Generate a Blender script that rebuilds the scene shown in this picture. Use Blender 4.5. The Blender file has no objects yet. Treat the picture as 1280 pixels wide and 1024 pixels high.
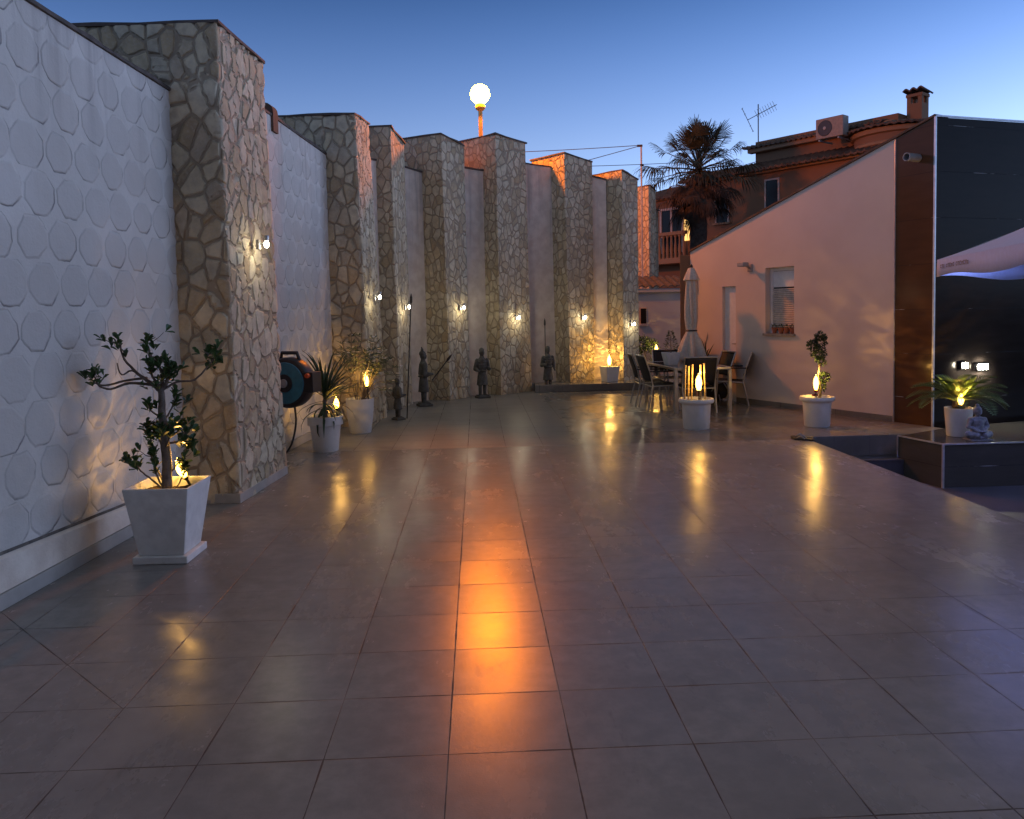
import bpy, bmesh, math, random
from mathutils import Vector, Matrix, noise
R = math.radians
rnd = random.Random(7)
S = bpy.context.scene
COL = S.collection

# ------------------------------------------------------------------ camera
FPX, CX, CY, HC = 993.47, 640.0, 443.72, 1.63
YAW, PITCH, ROLL = 0.0436843, 0.0542342, -0.0187503
fw = Vector((math.sin(YAW)*math.cos(PITCH), math.cos(YAW)*math.cos(PITCH), -math.sin(PITCH)))
rt = Vector((math.cos(YAW), -math.sin(YAW), 0)); up = rt.cross(fw)
r2 = rt*math.cos(ROLL) + up*math.sin(ROLL); u2 = -rt*math.sin(ROLL) + up*math.cos(ROLL)
cd = bpy.data.cameras.new('camera'); cam = bpy.data.objects.new('camera', cd); COL.objects.link(cam)
mw = Matrix.Identity(4)
for i in range(3):
    mw[i][0], mw[i][1], mw[i][2] = r2[i], u2[i], -fw[i]
mw[2][3] = HC
cam.matrix_world = mw
cd.sensor_fit = 'HORIZONTAL'; cd.sensor_width = 36; cd.lens = 36*FPX/1280
cd.shift_x = 0; cd.shift_y = -(512-CY)/1280
cd.clip_start = .05; cd.clip_end = 2000
S.camera = cam

# ------------------------------------------------------------------ sky, exposure
SKY_STRENGTH = 0.15
W = bpy.data.worlds.new('World'); S.world = W; W.use_nodes = True
wt = W.node_tree; wt.nodes.clear()
sky = wt.nodes.new('ShaderNodeTexSky'); sky.sky_type = 'NISHITA'; sky.sun_disc = False
sky.sun_elevation = R(2.0); sky.sun_rotation = R(68); sky.altitude = 0
sky.air_density = 1.0; sky.dust_density = 1.0; sky.ozone_density = 4.2
hs = wt.nodes.new('ShaderNodeHueSaturation'); hs.inputs['Saturation'].default_value = 1.0
bg = wt.nodes.new('ShaderNodeBackground'); bg.inputs['Strength'].default_value = SKY_STRENGTH
wo = wt.nodes.new('ShaderNodeOutputWorld')
# the afterglow: the sky brightens towards the horizon
tc_ = wt.nodes.new('ShaderNodeTexCoord'); sp_ = wt.nodes.new('ShaderNodeSeparateXYZ'); mr_ = wt.nodes.new('ShaderNodeMapRange')
mr_.inputs[1].default_value = .10; mr_.inputs[2].default_value = .38; mr_.inputs[3].default_value = 2.0; mr_.inputs[4].default_value = .60
mx_ = wt.nodes.new('ShaderNodeVectorMath'); mx_.operation = 'SCALE'
bw_ = wt.nodes.new('ShaderNodeRGBToBW'); bl_ = wt.nodes.new('ShaderNodeVectorMath'); bl_.operation = 'SCALE'
mm_ = wt.nodes.new('ShaderNodeMix'); mm_.data_type = 'RGBA'; mm_.inputs[0].default_value = .9
# the sun is well below the horizon: no red band low down, only dusk blue
tr_ = wt.nodes.new('ShaderNodeValToRGB'); el_ = tr_.color_ramp.elements
el_[0].position = 0; el_[0].color = (.23, .33, .54, 1); el_[1].position = .58; el_[1].color = (.88, .90, .96, 1)
e_ = el_.new(.20); e_.color = (.222, .33, .60, 1)
e_ = el_.new(.38); e_.color = (.135, .33, .90, 1)
e_ = el_.new(.44); e_.color = (.14, .33, .85, 1)
k3_ = wt.nodes.new('ShaderNodeVectorMath'); k3_.operation = 'SCALE'; k3_.inputs['Scale'].default_value = 3.0
wt.links.new(tc_.outputs['Generated'], sp_.inputs[0]); wt.links.new(sp_.outputs[2], mr_.inputs[0]); wt.links.new(sp_.outputs[2], tr_.inputs[0])
wt.links.new(sky.outputs[0], hs.inputs['Color']); wt.links.new(hs.outputs[0], mx_.inputs[0]); wt.links.new(mr_.outputs[0], mx_.inputs['Scale'])
wt.links.new(mx_.outputs[0], bw_.inputs[0]); wt.links.new(tr_.outputs[0], k3_.inputs[0]); wt.links.new(k3_.outputs[0], bl_.inputs[0]); wt.links.new(bw_.outputs[0], bl_.inputs['Scale'])
wt.links.new(mx_.outputs[0], mm_.inputs[6]); wt.links.new(bl_.outputs[0], mm_.inputs[7]); wt.links.new(mm_.outputs[2], bg.inputs['Color'])
wt.links.new(bg.outputs[0], wo.inputs['Surface'])
S.view_settings.view_transform = 'Standard'; S.view_settings.look = 'None'
S.view_settings.exposure = 1.98; S.view_settings.gamma = 1.0
S.cycles.use_denoising = True
S.cycles.sample_clamp_indirect = 3.0
S.cycles.max_bounces = 8

# ------------------------------------------------------------------ helpers
class MB:
    def __init__(s): s.v = []; s.f = []
    def add(s, vs, fs):
        o = len(s.v); s.v += [Vector(p) for p in vs]; s.f += [[i+o for i in f] for f in fs]
        return s
    def box(s, c, d, rz=0, taper=1.0, M=None):
        hx, hy, hz = d[0]/2, d[1]/2, d[2]/2
        vs = []
        for z, t in ((-hz, 1.0), (hz, taper)):
            for x, y in ((-hx, -hy), (hx, -hy), (hx, hy), (-hx, hy)):
                p = Vector((x*t, y*t, z))
                if rz: p = Matrix.Rotation(rz, 3, 'Z') @ p
                if M is not None: p = M @ p
                vs.append(p + Vector(c))
        return s.add(vs, [(3,2,1,0),(4,5,6,7),(0,1,5,4),(1,2,6,5),(2,3,7,6),(3,0,4,7)])
    def bar(s, a, b, w, h=None):                     # square bar between two points
        a, b = Vector(a), Vector(b); h = h or w
        d = (b-a); L = d.length; d.normalize()
        q = Vector((0,0,1)).rotation_difference(d).to_matrix() if abs(d.z) > .99 else None
        if q is None:
            x = d.cross(Vector((0,0,1))).normalized(); y = x.cross(d).normalized()
            q = Matrix((x, y, d)).transposed()
        return s.box((a+b)/2, (w, h, L), M=q)
    def prism(s, pts, z0, z1):
        n = len(pts); zt = z1 if isinstance(z1, (list, tuple)) else [z1]*n
        vs = [(p[0], p[1], z0) for p in pts] + [(p[0], p[1], zt[i]) for i, p in enumerate(pts)]
        return s.add(vs, [list(range(n))[::-1], list(range(n, 2*n))] + [(i, (i+1) % n, n+(i+1) % n, n+i) for i in range(n)])
    def tube(s, pts, rad, n=8, caps=True):
        pts = [Vector(p) for p in pts]; m = len(pts)
        rs = rad if isinstance(rad, (list, tuple)) else [rad]*m
        t0 = (pts[1]-pts[0]).normalized()
        ref = Vector((0,0,1)) if abs(t0.z) < .9 else Vector((1,0,0))
        vs = []; fs = []
        x = t0.cross(ref).normalized()
        for i, p in enumerate(pts):
            t = (pts[min(i+1, m-1)]-pts[max(i-1, 0)]).normalized()
            x = (x - t*x.dot(t)).normalized(); y = t.cross(x)
            for k in range(n):
                a = 2*math.pi*k/n; vs.append(p + (x*math.cos(a)+y*math.sin(a))*rs[i])
        for i in range(m-1):
            for k in range(n):
                fs.append((i*n+k, i*n+(k+1) % n, (i+1)*n+(k+1) % n, (i+1)*n+k))
        if caps: fs += [list(range(n))[::-1], list(range((m-1)*n, m*n))]
        return s.add(vs, fs)
    def lathe(s, prof, n=28, c=(0,0,0), cap0=True, cap1=True, axis=None):
        vs = []; fs = []; m = len(prof); c = Vector(c)
        for r, z in prof:
            for k in range(n):
                a = 2*math.pi*k/n; p = Vector((r*math.cos(a), r*math.sin(a), z))
                vs.append(c + (axis @ p if axis is not None else p))
        for i in range(m-1):
            for k in range(n):
                fs.append((i*n+k, i*n+(k+1) % n, (i+1)*n+(k+1) % n, (i+1)*n+k))
        if cap0: fs.append(list(range(n))[::-1])
        if cap1: fs.append(list(range((m-1)*n, m*n)))
        return s.add(vs, fs)
    def ell(s, c, r, n=14, m=9, M=None):
        c = Vector(c); vs = []; fs = []
        for i in range(m+1):
            th = math.pi*i/m
            for k in range(n):
                a = 2*math.pi*k/n
                p = Vector((r[0]*math.sin(th)*math.cos(a), r[1]*math.sin(th)*math.sin(a), r[2]*math.cos(th)))
                vs.append(c + (M @ p if M is not None else p))
        for i in range(m):
            for k in range(n):
                fs.append((i*n+k, (i+1)*n+k, (i+1)*n+(k+1) % n, i*n+(k+1) % n))
        return s.add(vs, fs)
    def grid(s, p00, p10, p11, p01, n, m, fn=None):
        p00, p10, p11, p01 = map(Vector, (p00, p10, p11, p01)); vs = []; fs = []
        for j in range(m+1):
            for i in range(n+1):
                u, v = i/n, j/m
                p = p00*(1-u)*(1-v)+p10*u*(1-v)+p11*u*v+p01*(1-u)*v
                vs.append(fn(p, u, v) if fn else p)
        for j in range(m):
            for i in range(n):
                a = j*(n+1)+i; fs.append((a, a+1, a+n+2, a+n+1))
        return s.add(vs, fs)
    def leaf(s, p, d, L, w, nrm=None, fold=.15):     # a pointed leaf blade of four faces
        p = Vector(p); d = Vector(d).normalized()
        nrm = Vector(nrm) if nrm is not None else Vector((rnd.uniform(-1,1), rnd.uniform(-1,1), rnd.uniform(.2,1)))
        x = d.cross(nrm)
        if x.length < 1e-4: x = d.cross(Vector((1,0,.3)))
        x.normalize(); n2 = x.cross(d)
        a = p; b = p+d*L*.45-n2*w*fold; c = p+d*L
        l = p+d*L*.5+x*w/2+n2*w*fold; r = p+d*L*.5-x*w/2+n2*w*fold
        return s.add([a, l, c, r, b], [(0,1,4),(1,2,4),(2,3,4),(3,0,4)])
    def build(s, name, mat, parent=None, loc=None, off=None, smooth=False, bevel=0, merge=False, segs=2, recalc=True, sharp=True):
        me = bpy.data.meshes.new(name)
        o = Vector(off) if off is not None else (Vector(loc) if (loc is not None and parent is None) else Vector((0,0,0)))
        me.from_pydata([tuple(p-o) for p in s.v], [], s.f)
        bm = bmesh.new(); bm.from_mesh(me)
        if merge: bmesh.ops.remove_doubles(bm, verts=bm.verts, dist=1e-4)
        if recalc: bmesh.ops.recalc_face_normals(bm, faces=bm.faces)
        if smooth:
            for f in bm.faces: f.smooth = True
            for e in bm.edges:
                if sharp and len(e.link_faces) == 2 and e.calc_face_angle(0) > R(50): e.smooth = False
        bm.to_mesh(me); bm.free()
        ob = bpy.data.objects.new(name, me); COL.objects.link(ob)
        if mat: me.materials.append(mat)
        if parent: ob.parent = parent
        elif loc is not None: ob.location = loc
        if bevel:
            b = ob.modifiers.new('bevel', 'BEVEL'); b.width = bevel; b.segments = segs; b.limit_method = 'ANGLE'; b.angle_limit = R(40)
        return ob

def tag(o, label=None, cat=None, group=None, kind=None):
    if label: o['label'] = label
    if cat: o['category'] = cat
    if group: o['group'] = group
    if kind: o['kind'] = kind
    return o
def thing(name, loc, label, cat, group=None, rz=0):
    o = bpy.data.objects.new(name, None); COL.objects.link(o); o.empty_display_size = .1
    o.location = loc; o.rotation_euler = (0, 0, rz)
    return tag(o, label, cat, group)
def copy_tree(o, parent=None):
    c = o.copy(); COL.objects.link(c)
    if parent: c.parent = parent
    for ch in list(o.children): copy_tree(ch, c)
    return c
def remesh(o, size):
    m = o.modifiers.new('remesh', 'REMESH'); m.mode = 'VOXEL'; m.voxel_size = size; m.use_smooth_shade = True
    sm = o.modifiers.new('smooth', 'SMOOTH'); sm.factor = .5; sm.iterations = 3
def lamp(name, parent, loc, kind, energy, color, size=.03, rot=None, spot=None, blend=.5):
    l = bpy.data.lights.new(name, kind); l.energy = energy; l.color = color; l.shadow_soft_size = size
    if spot: l.spot_size = spot; l.spot_blend = blend
    o = bpy.data.objects.new(name, l); COL.objects.link(o); o.parent = parent; o.location = loc
    if rot: o.rotation_euler = rot
    return o

# ------------------------------------------------------------------ materials
class NT:
    def __init__(s, name):
        s.m = bpy.data.materials.new(name); s.m.use_nodes = True; s.t = s.m.node_tree; s.t.nodes.clear()
        s.out = s.t.nodes.new('ShaderNodeOutputMaterial'); s.b = s.t.nodes.new('ShaderNodeBsdfPrincipled')
        s.t.links.new(s.b.outputs[0], s.out.inputs[0])
    def n(s, typ, ins=None, **k):
        nd = s.t.nodes.new('ShaderNode'+typ)
        for a, v in k.items(): setattr(nd, a, v)
        for a, v in (ins or {}).items():
            if hasattr(v, 'is_linked') or isinstance(v, bpy.types.NodeSocket): s.t.links.new(v, nd.inputs[a])
            else: nd.inputs[a].default_value = v
        return nd
    def math(s, op, a, b=0, c=0, clamp=False):
        nd = s.t.nodes.new('ShaderNodeMath'); nd.operation = op; nd.use_clamp = clamp
        for i, v in enumerate((a, b, c)):
            if isinstance(v, bpy.types.NodeSocket): s.t.links.new(v, nd.inputs[i])
            else: nd.inputs[i].default_value = v
        return nd.outputs[0]
    def ramp(s, fac, stops, interp='LINEAR'):
        nd = s.t.nodes.new('ShaderNodeValToRGB'); cr = nd.color_ramp; cr.interpolation = interp
        while len(cr.elements) < len(stops): cr.elements.new(.5)
        for e, (p, c) in zip(cr.elements, stops):
            e.position = p; e.color = c if len(c) == 4 else (*c, 1)
        s.t.links.new(fac, nd.inputs[0]); return nd.outputs[0]
    def mix(s, fac, a, b, mode='MIX'):
        nd = s.t.nodes.new('ShaderNodeMix'); nd.data_type = 'RGBA'; nd.blend_type = mode
        for i, v in ((0, fac), (6, a), (7, b)):
            if isinstance(v, bpy.types.NodeSocket): s.t.links.new(v, nd.inputs[i])
            else: nd.inputs[i].default_value = v if i == 0 else (*v, 1)
        return nd.outputs[2]
    def pos(s): return s.n('NewGeometry').outputs['Position']
    def obj(s): return s.n('TexCoord').outputs['Object']
    def noise(s, vec, scale, detail=4, rough=.55, out='Fac', dim='3D'):
        nd = s.n('TexNoise', {'Vector': vec, 'Scale': scale, 'Detail': detail, 'Roughness': rough}); return nd.outputs[out]
    def smooth(s, x, a, b):
        nd = s.n('MapRange', {'Value': x, 'From Min': a, 'From Max': b}); nd.interpolation_type = 'SMOOTHSTEP'; return nd.outputs[0]
    def set(s, **k):
        for a, v in k.items():
            i = s.b.inputs[a.replace('_', ' ')]
            if isinstance(v, bpy.types.NodeSocket): s.t.links.new(v, i)
            else: i.default_value = (*v, 1) if isinstance(v, tuple) and len(v) == 3 else v
    def bump(s, h, strength=.4, dist=.01, normal=None):
        ins = {'Height': h, 'Strength': strength, 'Distance': dist}
        if normal is not None: ins['Normal'] = normal
        o = s.n('Bump', ins).outputs[0]; s.t.links.new(o, s.b.inputs['Normal']); return o

def simple(name, col, rough=.6, metal=0, var=.15, scale=14, bump=.15, spec=.5, dirt=None):
    t = NT(name); p = t.obj(); nz = t.noise(p, scale, 5)
    dark = tuple(c*(1-var) for c in col); lite = tuple(min(1, c*(1+var)) for c in col)
    c = t.mix(t.smooth(nz, .3, .7), dark, lite)
    if dirt:
        c = t.mix(t.math('MULTIPLY', t.smooth(t.noise(p, scale*.25, 6, .7), .5, .75), .6), c, dirt)
    t.set(Base_Color=c, Metallic=metal, Roughness=t.math('ADD', t.math('MULTIPLY', nz, .2), rough-.1), Specular_IOR_Level=spec)
    if bump: t.bump(t.noise(p, scale*4, 3), bump, .004)
    return t.m

def emis(name, col, strength):
    t = NT(name); t.set(Base_Color=(.02,.02,.02), Emission_Color=col, Emission_Strength=strength, Roughness=.4); return t.m

def stone_mat(name, scale, disp=True, tint=(1,1,1)):
    t = NT(name); p = t.pos()
    wv = t.n('VectorMath', {0: t.n('TexNoise', {'Vector': p, 'Scale': 1.6, 'Detail': 1}).outputs['Color'], 1: (.5,.5,.5)}, operation='SUBTRACT').outputs[0]
    wv = t.n('VectorMath', {0: wv, 'Scale': .11}, operation='SCALE').outputs[0]
    q = t.n('VectorMath', {0: p, 1: wv}, operation='ADD').outputs[0]
    q = t.n('VectorMath', {0: q, 1: (1, 1, .72)}, operation='MULTIPLY').outputs[0]
    ve = t.n('TexVoronoi', {'Vector': q, 'Scale': scale, 'Randomness': .95}, feature='DISTANCE_TO_EDGE').outputs['Distance']
    vc = t.n('TexVoronoi', {'Vector': q, 'Scale': scale, 'Randomness': .95}, feature='F1').outputs['Color']
    sep = t.n('SeparateColor', {'Color': vc})
    nz = t.noise(p, 9, 6, .6); fine = t.noise(p, 45, 4, .6)
    stone = t.ramp(sep.outputs[0], [(0, (.47*tint[0], .36*tint[1], .215*tint[2])), (.35, (.63*tint[0], .53*tint[1], .345*tint[2])), (.7, (.74*tint[0], .66*tint[1], .475*tint[2])), (1, (.55*tint[0], .465*tint[1], .33*tint[2]))])
    stone = t.mix(t.math('MULTIPLY', t.smooth(nz, .35, .7), .5), stone, (.27*tint[0], .22*tint[1], .17*tint[2]))
    stone = t.mix(t.math('MULTIPLY', t.smooth(fine, .45, .7), .3), stone, (.58, .54, .47))
    jn = t.math('ADD', ve, t.math('MULTIPLY', t.math('SUBTRACT', fine, .5), .035))
    mask = t.smooth(jn, .045, .072)
    mort = t.mix(nz, (.30, .245, .17), (.43, .36, .265))
    t.set(Base_Color=t.mix(mask, mort, stone), Roughness=.85, Specular_IOR_Level=.25)
    h = t.math('ADD', t.smooth(jn, .035, .11), t.math('MULTIPLY', sep.outputs[1], .35))
    h = t.math('ADD', h, t.math('MULTIPLY', nz, .35))
    if disp:
        d = t.n('Displacement', {'Height': h, 'Midlevel': .8, 'Scale': .022})
        t.t.links.new(d.outputs[0], t.out.inputs['Displacement']); t.m.displacement_method = 'BOTH'
        t.bump(fine, .35, .006)
    else:
        t.bump(t.math('ADD', h, t.math('MULTIPLY', fine, .2)), .8, .02)
    return t.m
M = {}
M['stone_near'] = stone_mat('flagstone_large', 6.5)
M['stone_far'] = stone_mat('flagstone_small', 7.8, disp=False)
M['coping_stone'] = simple('coping_stone', (.10, .08, .07), .85, var=.35, scale=7, bump=.4)

def plaster(name, kind):
    t = NT(name); p = t.pos(); big = t.noise(p, .9, 5, .6); med = t.noise(p, 6, 5); fine = t.noise(p, 60, 3)
    col = t.mix(t.smooth(big, .35, .7), (.66, .62, .56), (.80, .76, .70)) if kind != 'plain' else t.mix(t.smooth(med, .3, .7), (.72, .62, .52), (.86, .77, .66))
    sx = t.n('SeparateXYZ', {0: p}); Y, Z = sx.outputs[1], sx.outputs[2]
    # rain streaks under the coping, running down from the top
    st = t.noise(t.n('CombineXYZ', {0: t.math('MULTIPLY', Y, 7), 1: t.math('MULTIPLY', sx.outputs[0], 7), 2: t.math('MULTIPLY', Z, .35)}).outputs[0], 1.0, 4, .6)
    stk = t.math('MULTIPLY', t.smooth(st, .48, .75), t.smooth(Z, 2.3, 3.7))
    col = t.mix(t.math('MULTIPLY', stk, .55), col, (.34, .31, .29))
    h = t.math('ADD', t.math('MULTIPLY', med, .9), t.math('MULTIPLY', fine, .22))
    if kind == 'scales':
        a, b = .33, .285
        row = t.math('FLOOR', t.math('DIVIDE', Z, b))
        odd = t.math('MULTIPLY', t.math('MODULO', row, 2), .32)
        fy = t.math('SUBTRACT', t.math('FRACT', t.math('ADD', t.math('DIVIDE', Y, a), odd)), .5)
        fz = t.math('SUBTRACT', t.math('FRACT', t.math('DIVIDE', Z, b)), .5)
        ay = t.math('ABSOLUTE', t.math('MULTIPLY', fy, a)); az = t.math('ABSOLUTE', t.math('MULTIPLY', fz, b))
        dg = t.math('MULTIPLY', t.math('ADD', ay, az), .665)
        d = t.math('MAXIMUM', t.math('MAXIMUM', t.math('MULTIPLY', ay, .86), t.math('MULTIPLY', az, 1.0)), dg)
        wob = t.math('MULTIPLY', t.math('SUBTRACT', t.noise(p, 3.2, 4), .5), .075)
        cid = t.n('CombineXYZ', {0: t.math('FLOOR', t.math('ADD', t.math('DIVIDE', Y, a), odd)), 1: row}).outputs[0]
        cw = t.n('TexWhiteNoise', {'Vector': cid}, noise_dimensions='2D')
        rd = t.math('MULTIPLY', t.math('SQRT', t.math('ADD', t.math('POWER', t.math('MULTIPLY', ay, .88), 2), t.math('POWER', az, 2))), .98)
        d = t.math('ADD', t.math('ADD', t.math('MULTIPLY', d, .78), t.math('MULTIPLY', rd, .22)), t.math('ADD', wob, t.math('MULTIPLY', t.math('SUBTRACT', cw.outputs['Value'], .4), .018)))
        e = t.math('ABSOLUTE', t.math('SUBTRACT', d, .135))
        fade_shade = t.math('MULTIPLY', t.smooth(t.noise(p, 4.5, 3), .42, .62), t.math('ADD', .35, t.math('MULTIPLY', t.smooth(t.math('SUBTRACT', t.math('MULTIPLY', fy, .8), fz), -.1, .45), .9)))  # grooves darker on the lower far side: relief shading put into the colour
        groove = t.math('MULTIPLY', t.math('SUBTRACT', 1, t.smooth(e, .001, .0075)), fade_shade)
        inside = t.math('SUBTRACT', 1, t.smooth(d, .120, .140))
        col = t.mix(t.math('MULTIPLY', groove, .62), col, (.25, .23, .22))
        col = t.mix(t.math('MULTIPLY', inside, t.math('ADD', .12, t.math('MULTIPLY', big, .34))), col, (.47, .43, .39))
        h = t.math('ADD', h, t.math('ADD', t.math('MULTIPLY', inside, t.math('ADD', .45, t.math('MULTIPLY', cw.outputs['Value'], .6))), t.math('MULTIPLY', groove, -1.2)))
        low = t.math('SUBTRACT', 1, t.smooth(Z, .35, 1.5))
        col = t.mix(t.math('MULTIPLY', low, t.math('MULTIPLY', t.smooth(t.noise(p, 2.5, 5, .65), .4, .7), .45)), col, (.45, .44, .40))
    elif kind == 'dashes':
        v = t.n('TexVoronoi', {'Vector': t.n('VectorMath', {0: p, 1: (1, 1, .8)}, operation='MULTIPLY').outputs[0], 'Scale': 7.5}, feature='F1')
        dash = t.math('SUBTRACT', 1, t.smooth(v.outputs['Distance'], .12, .34))
        h = t.math('ADD', h, t.math('MULTIPLY', dash, 1.0))
    t.set(Base_Color=col, Roughness=.9, Specular_IOR_Level=.2)
    t.bump(h, .55, .02)
    return t.m
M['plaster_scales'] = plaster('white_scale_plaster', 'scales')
M['plaster_dashes'] = plaster('white_dashed_plaster', 'dashes')
M['plaster_plain'] = plaster('white_plain_plaster', 'plain')

# floor tiles: column lines at x = X0 + k*TW, rows at y = Y0 + k*TW
X0, Y0, TW = -.1376, 2.8627, .4580
def floor_mat(name, wet):
    t = NT(name); p = t.pos(); sx = t.n('SeparateXYZ', {0: p}); X, Y = sx.outputs[0], sx.outputs[1]
    u = t.math('DIVIDE', t.math('SUBTRACT', X, X0), TW); v = t.math('DIVIDE', t.math('SUBTRACT', Y, Y0), TW)
    iu, iv = t.math('FLOOR', u), t.math('FLOOR', v)
    du = t.math('MULTIPLY', t.math('MINIMUM', t.math('FRACT', u), t.math('SUBTRACT', 1, t.math('FRACT', u))), TW)
    dv = t.math('MULTIPLY', t.math('MINIMUM', t.math('FRACT', v), t.math('SUBTRACT', 1, t.math('FRACT', v))), TW)
    dm = t.math('MINIMUM', du, dv)
    # one diagonal cut joint towards the drain
    dg = t.math('ABSOLUTE', t.math('MULTIPLY', t.math('ADD', t.math('SUBTRACT', X, -1.52), t.math('SUBTRACT', Y, 3.32)), .7071))
    lim = t.math('MULTIPLY', t.math('LESS_THAN', X, -1.51), t.math('GREATER_THAN', Y, 3.31))
    dg = t.math('ADD', dg, t.math('SUBTRACT', 1, lim))
    dm = t.math('MINIMUM', dm, dg)
    jw = t.math('ADD', .0008, t.math('MULTIPLY', t.smooth(t.noise(p, 4, 4), .4, .65), .0024))
    joint = t.math('SUBTRACT', 1, t.smooth(t.math('SUBTRACT', dm, jw), 0, .0016))
    cell = t.n('CombineXYZ', {0: iu, 1: iv}).outputs[0]
    wn = t.n('TexWhiteNoise', {'Vector': cell}, noise_dimensions='2D')
    n1 = t.noise(p, 1.3, 6, .6); n2 = t.noise(p, 9, 6, .65); n3 = t.noise(p, 120, 2)
    col = t.mix(t.smooth(n2, .3, .72), (.225, .218, .200), (.292, .281, .258))
    col = t.mix(t.math('MULTIPLY', t.smooth(n1, .42, .68), .45), col, (.150, .145, .140))
    col = t.mix(t.math('MULTIPLY', wn.outputs['Value'], .38), col, (.19, .178, .168))
    # scuffs and drip stains
    st = t.smooth(t.noise(t.n('VectorMath', {0: p, 1: (9, 2.2, 1)}, operation='MULTIPLY').outputs[0], .7, 6, .7), .60, .74)
    col = t.mix(t.math('MULTIPLY', st, .45), col, (.085, .078, .074))
    dust = t.smooth(t.noise(t.n('VectorMath', {0: p, 1: (1.4, .5, 1)}, operation='MULTIPLY').outputs[0], 1.1, 7, .72), .48, .68)
    col = t.mix(t.math('MULTIPLY', dust, .30), col, (.34, .32, .30))
    jc = t.mix(t.smooth(t.noise(p, 1.7, 4), .5, .62), (.028, .022, .020), (.15, .13, .115))
    col = t.mix(t.math('MULTIPLY', joint, .8), col, jc)
    if wet:
        wl = t.math('MULTIPLY', t.smooth(t.noise(p, .55, 4, .5), .36, .56), t.smooth(X, .6, 2.4))
        r = t.math('SUBTRACT', t.math('ADD', .30, t.math('MULTIPLY', n2, .10)), t.math('MULTIPLY', wl, .27))
        col = t.mix(t.math('MULTIPLY', wl, .45), col, (.085, .075, .072))
    else:
        r = t.math('ADD', t.math('ADD', .180, t.math('MULTIPLY', dust, .06)), t.math('ADD', t.math('MULTIPLY', n2, .05), t.math('MULTIPLY', n1, .09)))
    r = t.math('ADD', r, t.math('MULTIPLY', joint, .4))
    t.set(Base_Color=col, Roughness=r, Specular_IOR_Level=.30)
    # every tile lies a touch out of true, so reflections break at the joints
    tilt = t.n('VectorMath', {0: t.n('VectorMath', {0: wn.outputs['Color'], 1: (.5, .5, .5)}, operation='SUBTRACT').outputs[0], 1: (.022, .012, 0)}, operation='MULTIPLY').outputs[0]
    # the laying of whole courses: columns lean by turns
    lean = t.math('MULTIPLY', t.math('SINE', t.math('MULTIPLY', iu, 2.4)), .015)
    nrm = t.n('VectorMath', {0: t.n('NewGeometry').outputs['Normal'], 1: tilt}, operation='ADD').outputs[0]
    nrm = t.n('VectorMath', {0: nrm, 1: t.n('CombineXYZ', {0: lean, 1: -.019}).outputs[0]}, operation='ADD').outputs[0]
    nrm = t.n('VectorMath', {0: nrm}, operation='NORMALIZE').outputs[0]
    h = t.math('ADD', t.math('MULTIPLY', joint, -1.0), t.math('MULTIPLY', n3, .22))
    if wet: h = t.math('ADD', h, t.math('MULTIPLY', t.math('MULTIPLY', t.noise(p, 7, 2), wl), .45))
    t.bump(h, .5, .003 if not wet else .006, nrm)
    return t.m
M['floor'] = floor_mat('terrace_tile', False)
M['floor_wet'] = floor_mat('terrace_tile_wet', True)

def black_tile(nm, COLA, COLB):
    t = NT(nm); p = t.pos(); sx = t.n('SeparateXYZ', {0: p}); Z = sx.outputs[2]
    fz = t.math('FRACT', t.math('DIVIDE', t.math('ADD', Z, .24), .60))
    dz = t.math('MULTIPLY', t.math('MINIMUM', fz, t.math('SUBTRACT', 1, fz)), .6)
    j = t.math('SUBTRACT', 1, t.smooth(dz, .0015, .004))
    nz = t.noise(t.n('VectorMath', {0: p, 1: (1, 1, 5)}, operation='MULTIPLY').outputs[0], 2.2, 6, .6)
    col = t.mix(nz, COLA, COLB)
    salt = t.math('MULTIPLY', j, t.smooth(t.noise(p, 2.2, 4), .56, .66))
    col = t.mix(t.math('MULTIPLY', j, .7), col, (.02, .02, .022)); col = t.mix(salt, col, (.45, .45, .45))
    t.set(Base_Color=col, Roughness=t.math('ADD', .10, t.math('MULTIPLY', nz, .12)), Specular_IOR_Level=.10)
    t.bump(t.math('ADD', t.math('MULTIPLY', j, -1), t.math('MULTIPLY', nz, .25)), .25, .003)
    return t.m
M['black_tile'] = black_tile('black_glazed_tile', (.016,.013,.012), (.036,.028,.025))
M['lamplit_tile'] = black_tile('lamplit_glazed_tile', (.070,.034,.018), (.120,.058,.030))  # black tile browned: orange lamp light put into the colour
M['court_tile'] = simple('dark_court_tile', (.085, .085, .10), .38, var=.25, scale=3)
M['skirt'] = simple('pale_skirting_tile', (.40, .385, .355), .55, var=.12, scale=5, dirt=(.22,.20,.18))
M['ground'] = simple('dusty_ground', (.16, .14, .12), .95, scale=.6, var=.3)
def render_wall(name, col):
    t = NT(name); p = t.pos(); n1 = t.noise(p, 1.1, 6, .6); n2 = t.noise(p, 70, 3)
    c = t.mix(t.smooth(n1, .35, .7), tuple(x*.93 for x in col), col)
    t.set(Base_Color=c, Roughness=.88, Specular_IOR_Level=.2); t.bump(t.math('ADD', n2, t.math('MULTIPLY', t.noise(p, 8, 4), .6)), .25, .004)
    return t.m
M['white_render'] = render_wall('white_house_render', (.67, .57, .50))
M['orange_render'] = render_wall('ochre_house_render', (.24, .13, .075))
M['cream_band'] = render_wall('cream_cornice_render', (.33, .20, .12))
M['grey_render'] = render_wall('pale_grey_render', (.36, .39, .46))
M['roof_tile'] = simple('clay_roof_tile', (.11, .07, .05), .85, var=.4, scale=5, bump=.4)
M['metal_trim'] = simple('brushed_trim', (.62, .62, .66), .35, metal=.6, var=.1)
M['grey_pvc'] = simple('grey_pvc', (.33, .34, .35), .5)
M['alu'] = simple('grey_aluminium', (.42, .43, .44), .35, metal=.75, var=.1)
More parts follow.
